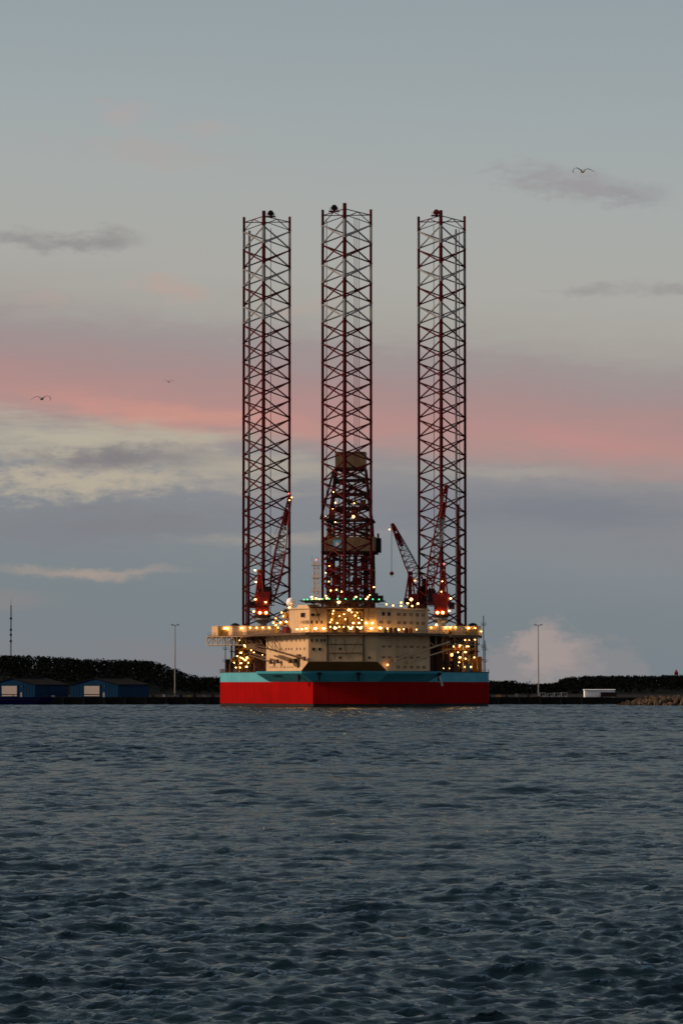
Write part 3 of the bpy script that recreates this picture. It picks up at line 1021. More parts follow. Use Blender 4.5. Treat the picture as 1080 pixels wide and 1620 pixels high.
def window(x, z, w, h, facet):
    p0, p1 = facet
    d = (p1 - p0).normalized()
    nrm = Vector((d.y, -d.x))
    s = (x - p0.x) / d.x if abs(d.x) > 0.3 else 0
    p = p0 + d * s + nrm * 0.01
    if facet is not FF and z > 29:
        p = p - nrm * 0.35
    if facet is FF:
        p = p + nrm * (0.17 if z < 29 else -0.4)
    key = (w, h)
    if key not in WIN:
        b = MB()
        b.box(-w / 2, w / 2, -0.03, 0.05, -h / 2, h / 2, 0)
        f = 0.07
        b.box(-w / 2 - f, w / 2 + f, -0.09, 0.0, h / 2, h / 2 + f, 1).box(-w / 2 - f, w / 2 + f, -0.12, 0.0, -h / 2 - f, -h / 2, 1)
        b.box(-w / 2 - f, -w / 2, -0.09, 0.0, -h / 2, h / 2, 1).box(w / 2, w / 2 + f, -0.09, 0.0, -h / 2, h / 2, 1)
        WIN[key] = b.mesh('window', [M_GLASS, M_CREAM])
    put('window', WIN[key], house, (p.x, p.y, z), math.atan2(d.y, d.x))


FLt, FF, FRt = (FL0, FL1), (FF0, FF1), (FR0, FR1)
window(-16.0, 35.9, 3.0, 1.7, FLt)
for x in (-17.4, -16.5, -15.6, -14.7, -13.9):
    window(x, 33.1, 0.45, 1.2, FLt)
for x in (-11.6, -9.6):
    window(x, 35.9, 1.5, 1.0, FF)
for x in (-12.0, -10.1, -8.2):
    window(x, 33.0, 0.7, 1.2, FF)
for x in (-12.0, -10.0, -8.2, -7.0):
    window(x, 25.9, 0.7, 1.1, FF)
for x in (-11.3, -8.9):
    window(x, 22.5, 1.1, 1.1, FF)
for x, z in ((-0.9, 22.6), (-0.9, 19.2), (10.4, 19.2)):
    window(x, z, 0.9, 0.9, FF)
for x in (16.0, 18.1):
    window(x, 36.3, 1.8, 1.5, FRt)
for c in (21.8, 24.0, 26.4, 28.8, 31.0):
    for dx in (-0.35, 0.35):
        window(c + dx, 36.3, 0.62, 1.15, FRt)
for c in (15.2, 17.9, 21.8, 24.0, 26.4, 28.8, 31.0):
    for dx in (-0.35, 0.35):
        window(c + dx, 33.0, 0.62, 1.15, FRt)
for c in (15.8, 18.0, 21.3, 23.8, 26.3, 28.8, 31.0):
    for dx in (-0.35, 0.35):
        if c > 20:
            window(c + dx, 15.6, 0.62, 1.1, FRt)
        window(c + dx, 19.4, 0.7, 0.8, FRt)
        window(c + dx, 23.6, 0.7, 0.8, FRt)
for x in (-25.0, -23.0, -21.7, -20.5, -18.2, -16.7, -15.0):
    window(x, 22.7, 0.55, 0.9, FLt)
for x in (-27, -24.7, -22.6, -20.5, -18.5, -16.7, -15.0):
    window(x, 26.0, 0.55, 0.9, FLt)
for x in (-29.7, -28.7, -27.7, -26.7, -25.2, -23.9, -23.2, -22.0, -21.0, -20.0):
    window(x, 15.6, 0.4, 0.55, FLt)
window(-15.3, 19.3, 0.7, 0.9, FLt)
MB().box(-0.7, 0.7, -0.5, 0, -2.2, 2.2).box(-1.6, 0.2, -0.7, -0.1, -2.6, -2.0).box(-0.2, 1.6, -0.6, -0.1, 1.6, 2.3).build('davit_bracket', M_BROWN, house, (-17.6, -52.6, 18.3), R(-52.7))

# ---- wide deck at walkway height, running from wing to wing
deck = empty('upper_deck', rig)
DP = [(-59.3, 30), (-59.3, 12), (-44.3, 2), (-38.5, -28), (-36.6, -34), (-14.4, -60.4), (14.7, -60.4), (21.5, -57.5), (41.0, -31), (41.5, -4), (46.0, 3), (53.6, 11), (53.6, 40), (-45, 42)]
MB().prism(DP, 28.25, 28.95).build('deck_plate', M_BROWN, deck)
b = MB()
for i in range(1, 11):
    p, q = Vector(DP[i]), Vector(DP[i + 1])
    L = (q - p).length
    for k in range(int(L / 1.8) + 1):
        c = p + (q - p) * min(1, k * 1.8 / L)
        b.bar((c.x, c.y + 0.2, 28.95), (c.x, c.y + 0.2, 30.1), 0.045, 4)
    for z in (29.5, 30.1):
        b.bar((p.x, p.y + 0.2, z), (q.x, q.y + 0.2, z), 0.04, 4)
b.build('walkway_rail', M_BROWN, deck)
b = MB()
for i in range(1, 11):
    p, q = Vector(DP[i]), Vector(DP[i + 1])
    b.bar((p.x, p.y, 28.1), (q.x, q.y, 28.1), 0.28, 5)
b.build('edge_beam', M_BROWN, deck)
MB().box(-1.6, 1.6, -1.2, 1.2, 0, 2.3).box(-1.7, 1.7, -1.3, -1.21, 0.1, 0.3).box(-1.7, 1.7, -1.3, -1.21, 1.9, 2.1).build('store_box', M_CRANE, deck, (-22.6, -46.6, 28.96), R(-52.7))
for x, y, m in ((18.6, -56, M_RUST), (20.4, -54, M_RUST), (24.5, -49, M_CRANE), (26.2, -47, M_ORANGE), (16.6, -58.6, M_BROWN)):
    MB().box(-0.6, 0.6, -0.5, 0.5, 0, 1.5).box(-0.45, 0.45, -0.35, 0.35, 1.5, 2.0).build('deck_locker', m, deck, (x, y, 28.96), R(51))


# stepped cream wind walls on the wings
def windwall(pts, z0, z1):
    for (x0, y0), (x1, y1) in zip(pts[:-1], pts[1:]):
        L = math.hypot(x1 - x0, y1 - y0)
        b = MB().box(0.0, L, 0, 0.35, 0, z1 - z0)
        b.box(0.0, L - 0.02, -0.12, -0.002, z1 - z0 - 0.3, z1 - z0 - 0.02)
        b.build('wind_wall', M_CREAM, deck, (x0, y0, z0), math.atan2(y1 - y0, x1 - x0))


windwall([(-57.7, 12.6), (-54.9, 9.0), (-50.7, 8.8), (-48.6, 6.2), (-44.4, 6.0), (-42.5, 3.6), (-29.8, 3.4)], 28.96, 32.9)
windwall([(23.5, 3.0), (36.2, 3.4), (38.6, 5.6), (43.4, 6.0), (45.5, 8.4), (50.4, 8.8), (53.3, 12.4)], 28.96, 32.8)
MB().box(-54.6, -53.4, 8.5, 8.9, 29.0, 32.2).build('wall_hatch', M_YELLOW, deck)
MB().box(-52.9, -51.2, 8.4, 8.8, 29.0, 31.4).build('wall_hatch', M_YELLOW, deck)
for x, y in ((-48.0, 12), (50.0, 13)):
    MB().lathe((x, y, 32.0), [(2.0, 0), (2.0, 1.0), (1.6, 1.7), (0.6, 2.1), (0.1, 2.2)], 12).build('vent_dome', M_DARK, deck)
for x in (41.0, 48.2, 51.2):
    MB().box(x - 0.7, x + 0.7, 5.4 if x < 45 else 8.2, 5.7 if x < 45 else 8.5, 29.3, 31.6).build('wall_hatch', M_YELLOW, deck)


# outrigger trusses below the deck edges
def truss(name, p, q, h, n, mat, r=0.13, parent=deck):
    p, q = Vector(p), Vector(q)
    dz = Vector((0, 0, h))
    t = empty(name, parent) if parent is rig else parent
    b = MB()
    b.bar(p, q, r * 1.3, 6).bar(p - dz, q - dz, r * 1.3, 6)
    for k in range(n + 1):
        c = p + (q - p) * (k / n)
        b.bar(c, c - dz, r, 5)
        if k < n:
            c2 = p + (q - p) * ((k + 1) / n)
            b.bar(*((c, c2 - dz) if k % 2 else (c - dz, c2)), r, 5)
    return b.build(name, mat, t)


truss('outrigger_truss', (-59.4, 9.5, 28.5), (-44.3, 1.6, 28.5), 3.5, 7, M_CREAM)
truss('outrigger_truss', (-59.4, 13, 28.5), (-44.3, 6, 28.5), 3.5, 7, M_GREY)
truss('outrigger_truss', (-44.3, 1.6, 28.1), (-33.6, -26, 28.1), 3.0, 8, M_BROWN)
truss('outrigger_truss', (35.6, -22, 28.1), (37, -1, 28.1), 3.2, 6, M_BROWN)
truss('outrigger_truss', (36.5, -1.0, 28.2), (52.6, 9.0, 28.2), 3.2, 8, M_GREY)
MB().prism([(-59.2, 10), (-44.5, 2.2), (-44.5, 7), (-59.2, 14)], 24.75, 24.95).build('catwalk', M_GREY, deck)

struts = empty('strut_frame', rig)
for p, q, r in (((-38.5, -24, 25.0), (-14.9, -58.2, 18.9), 0.32), ((-40, -16, 24.6), (-19.2, -52.5, 18.2), 0.5), ((-40, -17, 23.8), (-21.0, -50.5, 18.0), 0.4),
                ((-40, -14, 21.8), (-26.5, -43.0, 18.0), 0.36), ((-40, -10, 20.6), (-29.5, -39.0, 17.8), 0.34),
                ((41.0, -27, 25.8), (20.0, -51.8, 18.4), 0.34), ((41.0, -26, 22.8), (25.2, -45.4, 17.6), 0.26)):
    o = MB().bar(p, q, r, 8).lathe((q[0], q[1], q[2] - 0.9), [(r * 1.8, 0), (r * 1.8, 1.6)], 8).build('diagonal_strut', M_CREAM if p[0] > 0 else M_BROWN, struts)
for x, y, z0 in ((-36, -29, 24.3), (-33.5, -33.5, 23.5), (-30.6, -37.8, 22.9), (-27.4, -42, 22.1), (21.7, -49.9, 19.0), (25.2, -45.7, 20.2), (30.5, -39.5, 22.1), (35.7, -33.3, 24.0)):
    MB().bar((x, y, z0), (x, y, 28.1), 0.16, 6).build('hanger_post', M_CREAM if x > 0 else M_BROWN, struts)
for p, q in (((18.5, -56.2, 28), (24.8, -46.2, 20.2)), ((25.2, -46.0, 28), (30.2, -40.0, 22.0)), ((30.5, -39.8, 28), (35.4, -33.7, 23.8)),
             ((-35.6, -31, 28), (-31.4, -37.0, 22.8)), ((-33.0, -35, 28), (-27.6, -42.0, 22.0)), ((-30.2, -39.5, 28), (-24.6, -46.0, 21.2))):
    MB().bar(p, q, 0.15, 6).build('hanger_brace', M_CREAM if p[0] > 0 else M_BROWN, struts)


# ---- machinery between main deck and wings
def machinery(name, x0, x1, y0, y1, seed):
    g = empty(name, rig)
    rr = random.Random(seed)
    zs = [13.96, 18.3, 22.6, 28.2]
    colm = MB().box(-0.35, 0.35, -0.35, 0.35, 13.96, 28.2).mesh('column', M_RUST)
    nx = 5
    for i in range(nx):
        for y in (y0, y1):
            put('column', colm, g, (x0 + (x1 - x0) * i / (nx - 1), y, 0))
    for z in zs[1:3]:
        MB().box(x0 - 1.0, x1 + 1.0, y0 - 1.2, y1 + 1, z - 0.2, z).build('platform', M_RUST, g)
        b = MB()
        for k in range(int((x1 - x0) / 1.6)):
            b.bar((x0 + k * 1.6, y0 - 1.15, z), (x0 + k * 1.6, y0 - 1.15, z + 1.1), 0.05, 4)
        b.bar((x0 - 1, y0 - 1.15, z + 1.1), (x1 + 1, y0 - 1.15, z + 1.1), 0.05, 4)
        b.bar((x0 - 1, y0 - 1.15, z + 0.55), (x1 + 1, y0 - 1.15, z + 0.55), 0.05, 4)
        b.build('platform_rail', M_YELLOW, g)
    for j in range(3):
        for i in range(nx - 1):
            xa, xb = x0 + (x1 - x0) * i / (nx - 1), x0 + (x1 - x0) * (i + 1) / (nx - 1)
            a_, b_ = (zs[j], zs[j + 1]) if (i + j) % 2 else (zs[j + 1], zs[j])
            MB().bar((xa, y0, a_), (xb, y0, b_), 0.16, 6).build('brace', M_RUST, g)
    for k in range(44):
        j = rr.randrange(3)
        w, d, h = rr.uniform(0.8, 2.8), rr.uniform(0.8, 2.2), rr.uniform(0.8, 3.0)
        x, y = rr.uniform(x0 + 1, x1 - 1), rr.uniform(y0 + 0.8, y0 + 7)
        mt = rr.choice([M_RUST, M_BROWN, M_DARK, M_CRANE, M_GREY, M_YELLOW, M_BROWN])
        b = MB().box(-w / 2, w / 2, -d / 2, d / 2, 0, h).box(-w / 3, w / 3, -d / 3, d / 3, h, h + 0.3).box(-w / 2 - 0.1, w / 2 + 0.1, -d / 2 - 0.1, d / 2 + 0.1, 0.0, 0.15)
        b.build('machine_box', mt, g, (x, y, zs[j] + 0.01), rr.choice((0, 0, 0.3)))
    for k in range(24):
        x, y = rr.uniform(x0, x1), rr.uniform(y0 - 0.6, y0 + 4)
        r = rr.uniform(0.12, 0.4)
        z1 = rr.choice([22, 25, 28.2, 28.2])
        MB().bar((x, y, 14), (x, y, z1), r, 7).bar((x, y, z1 - 3), (x + rr.uniform(-3, 3), y + 0.4, z1 - 3), r * 0.8, 6).build('pipe', rr.choice([M_RUST, M_BROWN, M_YELLOW, M_GREY]), g)
    MB().box(x0 + 0.5, x1 - 0.5, y0 + 8, y0 + 9, 13.96, 28.2).build('back_wall', M_BROWN, g)
    return g


machinery('jacking_house', -49.5, -31.0, 13, 36, 31)
machinery('jacking_house', 33.5, 51.5, 10, 36, 47)
MB().box(-33, 36, -13, 30, 13.96, 28.2).build('engine_casing', M_BROWN, house)
for x in (33.4, 36.8, -33.0, -36.2):
    MB().box(x - 0.5, x + 0.5, -16, -15, 13.96, 28.2).box(x - 1.4, x + 1.4, -16.4, -14, 13.97, 21).box(x - 0.8, x + 0.9, -16.6, -14, 21, 25.4).build('exhaust_trunk', M_RUST, house)

# deck-edge posts with small platforms
for (x, y, z1, mt) in ((-51.2, 3, 28.4, M_GREEN), (54.4, 8, 37.0, M_DARK), (54.9, 20, 27, M_DARK)):
    b = MB().bar((x, y, 13.96), (x, y, z1), 0.17, 8)
    for z in (18, 23) if z1 < 30 else (24, 33):
        b.lathe((x, y, z), [(0.8, 0), (0.9, 0.05), (0.9, 0.15), (0.8, 0.2)], 8)
        for t in range(6):
            cx, cy = x + 1.1 * math.cos(t), y + 1.1 * math.sin(t)
            b.bar((cx, cy, z + 0.2), (cx, cy, z + 1.3), 0.05, 4)
    b.build('deck_mast', mt, rig)
for x, y, mt, h in ((50.6, 2, M_ORANGE, 4.4), (52.6, 4, M_ORANGE, 6.0), (-50.4, 5, M_RUST, 5.0), (-48.6, 3, M_BROWN, 3.6), (48.0, 1, M_GREY, 3.0), (36.5, -12, M_BROWN, 6), (39.5, -9, M_RUST, 7), (43, -4, M_BROWN, 7.5), (-37.5, -9, M_RUST, 3.5)):
    MB().box(-0.9, 0.9, -0.8, 0.8, 0, h).box(-1.0, 1.0, -0.9, 0.9, h, h + 0.2).box(-1.0, 1.0, -0.95, -0.81, h * 0.45, h * 0.5).build('deck_winch', mt, rig, (x, y, 13.96), R(20))

# ---- port equipment cluster, radome
eq = empty('equipment_tower', deck)
eq.parent = rig
for x, y in ((-21.0, -36), (-28.0, -36), (-21.0, -31), (-28.0, -31)):
    MB().bar((x, y, 28.96), (x, y, 38.6 if x > -25 else 34.6), 0.22, 6).build('column', M_YELLOW, eq)
for x0, x1, z in ((-28.4, -20.6, 34.6), (-24.6, -20.6, 38.6), (-28.4, -20.6, 31.6)):
    b = MB().box(x0, x1, -36.4, -30.6, z, z + 0.2)
    b.build('platform', M_BROWN, eq)
    b = MB()
    for k in range(int((x1 - x0) / 1.2) + 1):
        b.bar((x0 + k * 1.2, -36.35, z + 0.2), (x0 + k * 1.2, -36.35, z + 1.3), 0.05, 4)
    b.bar((x0, -36.35, z + 1.3), (x1, -36.35, z + 1.3), 0.05, 4)
    b.build('platform_rail', M_YELLOW, eq)
for x, r, z0, z1 in ((-22.6, 0.9, 31.8, 34.4), (-25.4, 0.8, 31.8, 34.4), (-23.8, 0.8, 34.8, 37.6), (-26.8, 0.7, 28.97, 31.5), (-22.4, 0.6, 34.8, 38.4)):
    MB().lathe((x, -34, 0), [(r * 0.6, z0), (r, z0 + 0.3), (r, z1 - 0.4), (r * 0.4, z1)], 10).build('tank', M_YELLOW, eq)
rad = MB().lathe((-21.8, -34, 41.4), [(0.9, -2.6), (0.9, -1.6)] + [(1.85 * math.cos(t), 1.85 * math.sin(t)) for t in [R(-55 + 145 * k / 10) for k in range(11)]], 18)
smooth(rad.build('radome', M_WHITE, eq))

# ---- helideck
hel = empty('helideck', rig)
HC = (0.2, -60.0)
oct_ = [(HC[0] + 17.2 * math.cos(R(22.5 + 45 * k)), HC[1] + 17.2 * math.sin(R(22.5 + 45 * k))) for k in range(8)]
MB().prism(oct_, 40.9, 41.4).build('landing_plate', M_DARK, hel)
b = MB()
o2 = [(HC[0] + 18.0 * math.cos(R(22.5 + 45 * k)), HC[1] + 18.0 * math.sin(R(22.5 + 45 * k))) for k in range(8)]
for k in range(8):
    p, q = o2[k], o2[(k + 1) % 8]
    b.bar((*p, 41.2), (*q, 41.2), 0.08, 5)
    b.bar((*oct_[k], 41.0), (*p, 41.2), 0.07, 5)
b.build('safety_net', M_GREEN, hel)
for yy in (-74.5, -66, -58.5):
    hw = 11 if yy < -70 else 14.5
    b = MB()
    b.bar((-hw, yy, 40.6), (hw, yy, 40.6), 0.22, 6).bar((-hw + 2, yy, 38.6), (hw - 2, yy, 38.6), 0.18, 6)
    n = 9
    for k in range(n):
        xa = -hw + 2 + (2 * hw - 4) * k / n
        xb = -hw + 2 + (2 * hw - 4) * (k + 1) / n
        b.bar((xa, yy, 38.6), ((xa + xb) / 2, yy, 40.6), 0.1, 5).bar((xb, yy, 38.6), ((xa + xb) / 2, yy, 40.6), 0.1, 5)
    b.build('deck_truss', M_BROWN, hel)
for x0, y0, x1, y1 in ((-10.5, -70, -9, -57.9), (11, -70, 10, -57.9), (-3, -72, -5.6, -57.9), (4, -72, 8, -57.9)):
    MB().bar((x0, y0, 40.5), (x1, y1, 33.6), 0.22, 6).build('support_strut', M_BROWN, hel)
for x in (-12, -6, 0, 6, 12):
    MB().bar((x, -74, 40.5), (x, -46, 40.5), 0.2, 6).build('floor_beam', M_BROWN, hel)
MB().box(10.2, 15.4, -50, -46, 41.41, 43.6).box(11, 13.4, -49, -47, 43.6, 44.6).build('fire_station', M_DARK, hel)
MB().box(-13, -6, -48, -46, 41.41, 42.4).build('fire_station', M_YELLOW, hel)

# ---- cream communications mast
cm = empty('signal_mast', rig, (-11.5, -38, 38.7))
for sx in (-1, 1):
    for sy in (-1, 1):
        MB().bar((sx * 0.95, sy * 0.95, 0), (sx * 0.95, sy * 0.95, 18.6), 0.13, 6).build('mast_leg', M_CREAM, cm)
b = MB()
for k in range(9):
    for sx, sy, ex_, ey in ((-1, -1, 1, -1), (1, -1, 1, 1), (1, 1, -1, 1), (-1, 1, -1, -1)):
        z0, z1 = 2.0 * k, 2.0 * k + 2
        b.bar((sx * 0.95, sy * 0.95, z0), (ex_ * 0.95, ey * 0.95, z1), 0.07, 4)
        b.bar((sx * 0.95, sy * 0.95, z1), (ex_ * 0.95, ey * 0.95, z1), 0.07, 4)
b.build('lattice', M_CREAM, cm)
for z in (7.0, 12.2, 17.2):
    b = MB().box(-1.9, 1.9, -1.9, 1.9, z, z + 0.16)
    for k in range(6):
        b.bar((-1.85 + k * 0.74, -1.85, z), (-1.85 + k * 0.74, -1.85, z + 1.2), 0.05, 4)
    b.bar((-1.9, -1.85, z + 1.2), (1.9, -1.85, z + 1.2), 0.06, 4)
    b.build('platform', M_CREAM, cm)
MB().bar((-1.6, 0, 18.6), (-1.6, 0, 21), 0.06, 4).bar((0.6, 0, 18.6), (0.6, 0, 20.4), 0.06, 4).build('antenna', M_DARK, cm)

# ---- derrick at the stern
der = empty('derrick', rig, (-2.3, 56, 0))
LV = [(34, 9.6), (48, 9.6), (56, 9.6), (64, 9.4), (72, 9.2), (78, 8.9), (84, 8.2), (90, 7.5), (96, 6.9), (101, 6.3)]
cor = [(-1, -1), (1, -1), (1, 1), (-1, 1)]
for sx, sy in cor:
    b = MB()
    for (z0, h0), (z1, h1) in zip(LV[:-1], LV[1:]):
        b.bar((sx * h0, sy * h0, z0), (sx * h1, sy * h1, z1), 0.5, 6)
    b.build('derrick_leg', M_DERR, der)
for (z0, h0), (z1, h1) in zip(LV[:-1], LV[1:]):
    for k in range(4):
        (ax, ay), (bx_, by) = cor[k], cor[(k + 1) % 4]
        b = MB()
        b.bar((ax * h0, ay * h0, z0), (bx_ * h1, by * h1, z1), 0.33, 5).bar((bx_ * h0, by * h0, z0), (ax * h1, ay * h1, z1), 0.33, 5)
        b.build('cross_brace', M_DERR, der)
        MB().bar((ax * h1, ay * h1, z1), (bx_ * h1, by * h1, z1), 0.3, 5).build('girt', M_DARK, der)
b = MB().prism([(-6.4, -6.2), (6.4, -6.2), (6.4, 6.2), (-6.4, 6.2)], 101.2, 107.6)
b.build('crown_housing', M_TAN, der)
MB().box(-6.6, 6.6, -6.4, 6.4, 100.5, 101.19).box(-6.6, 6.6, -6.4, 6.4, 107.61, 107.9).build('crown_frame', M_BROWN, der)
MB().prism([(-11.2, -9.9), (10.4, -9.9), (11, -9.2), (11, 9.8), (-11.8, 9.8), (-11.8, -9.2)], 65.4, 71.4).build('racking_wall', M_TAN, der)
MB().box(-12.2, 11.4, -10.4, 10.2, 64.6, 65.39).build('racking_floor', M_DARK, der)
MB().box(11.02, 13.0, -8, 0, 65.0, 71.0).box(11.5, 12.2, -7, -4, 71.0, 73.0).build('side_hoist', M_DARK, der)
# emblem: pale blue panel with a seven-pointed star
em = MB().box(-7.0, -3.6, -10.0, -9.905, 66.7, 70.1).build('emblem', M_LTBLUE, der)
sv = [(-5.3, -10.04, 68.4)]
for k in range(14):
    r_ = 1.35 if k % 2 == 0 else 0.55
    t = math.pi / 2 + math.pi * k / 7
    sv.append((-5.3 + r_ * math.cos(t), -10.04, 68.4 + r_ * math.sin(t)))
MB().add(sv, [(0, 1 + (k + 1) % 14, 1 + k) for k in range(14)]).build('star', M_WHITE, em)
for z, h in ((78.2, 10.6), (83.4, 9.0), (57.0, 10.6), (50.0, 10.6), (61.2, 10.0), (74.2, 9.8), (89.0, 8.0), (95.0, 7.2)):
    b = MB().box(-h, h * 0.95, -h, -h + 2.4, z, z + 0.7)
    b.box(-h, -h + 2, -h + 2.4, h, z, z + 0.7).box(h - 2.4, h * 0.95, -h + 2.4, h, z, z + 0.7)
    b.build('service_platform', M_DARK if z > 60 else M_CRANE, der)
    b = MB()
    for k in range(12):
        x = -h + k * h / 6
        b.bar((x, -h, z + 0.7), (x, -h, z + 1.9), 0.07, 4)
    b.bar((-h, -h, z + 1.9), (h * 0.95, -h, z + 1.9), 0.07, 4)
    b.build('platform_rail', M_DARK, der)
rr = random.Random(4)
for k in range(38):
    x, y = rr.uniform(-8, 8), rr.uniform(-7, 6)
    MB().bar((x, y, 36), (x, y, rr.choice([64, 64, 78, 84, 95])), rr.uniform(0.14, 0.36), 6).build('drill_pipe', rr.choice([M_DARK, M_DARK, M_RUST]), der)
for x, z0, z1, w in ((-7.6, 79, 82.5, 2.6), (2.0, 80, 82.6, 3), (5.5, 84, 87, 2.4), (-6, 51, 55, 3.0), (3, 51, 54, 4), (-8.2, 57.8, 61, 2.2), (5.8, 58, 63, 2.4), (0, 40, 47, 8), (-7, 40, 50, 3)):
    MB().box(x - w / 2, x + w / 2, -8.6, -6.4, z0, z1).box(x - w / 2 - 0.15, x + w / 2 + 0.15, -8.75, -6.3, z1, z1 + 0.25).build('machine_cabin', M_CRANE if z0 < 60 else M_RUST, der)
b = MB()
for k in range(10):
    b.bar((-12.6 + k * 0.55, -6, 79.0 + k * 2.1), (-12.6 + (k + 1) * 0.55, -6, 79.0 + (k + 1) * 2.1), 0.5, 5)
b.build('standpipe_chute', M_DARK, der)
MB().box(-11, 10, -11, 10, 30, 36).box(-8, 8, -11.5, 10, 36, 40).build('drill_floor', M_RUST, der)


# ---- cranes
def lattice_boom(name, foot, tip, w, parent, mids=(0.45, 0.72)):
    foot, tip = Vector(foot), Vector(tip)
    d = tip - foot
    L = d.length
    d.normalize()
    u = d.cross(Vector((0, 1, 0))).normalized()
    v = d.cross(u).normalized()
    N = max(10, int(L / 2.6))
    b = MB()

    def ww(t):
        return w * (0.35 + 0.65 * min(1, t / 0.25)) if t < 0.25 else w * (1 - 0.72 * max(0, (t - 0.45) / 0.55))

    def pt(t, k):
        a_ = ww(t) / 2
        sx, sy = cor[k]
        return foot + d * (L * t) + u * (sx * a_) + v * (sy * a_)
    for i in range(N):
        t0, t1 = i / N, (i + 1) / N
        mi = 1 if mids[0] < (t0 + t1) / 2 < mids[1] else 0
        for k in range(4):
            b.bar(pt(t0, k), pt(t1, k), 0.29, 5, 0 if k in (1, 2) else mi)
            k2 = (k + 1) % 4
            b.bar(pt(t0, k), pt(t1, k2), 0.15, 4, mi)
            b.bar(pt(t1, k), pt(t1, k2), 0.14, 4, mi)
    hd = foot + d * L
    b.bar(hd - d * 2.5, hd + d * 1.0, 0.75, 8)
    b.bar(hd - Vector((0, 0.9, 0)), hd + Vector((0, 0.9, 0)), 0.9, 10)
    c = foot + d * L * 0.80
    b.bar(c - d * 3, c + d * 3, ww(0.8) * 0.42, 4)
    return b.build(name, [M_CRANE, M_GREY], parent)


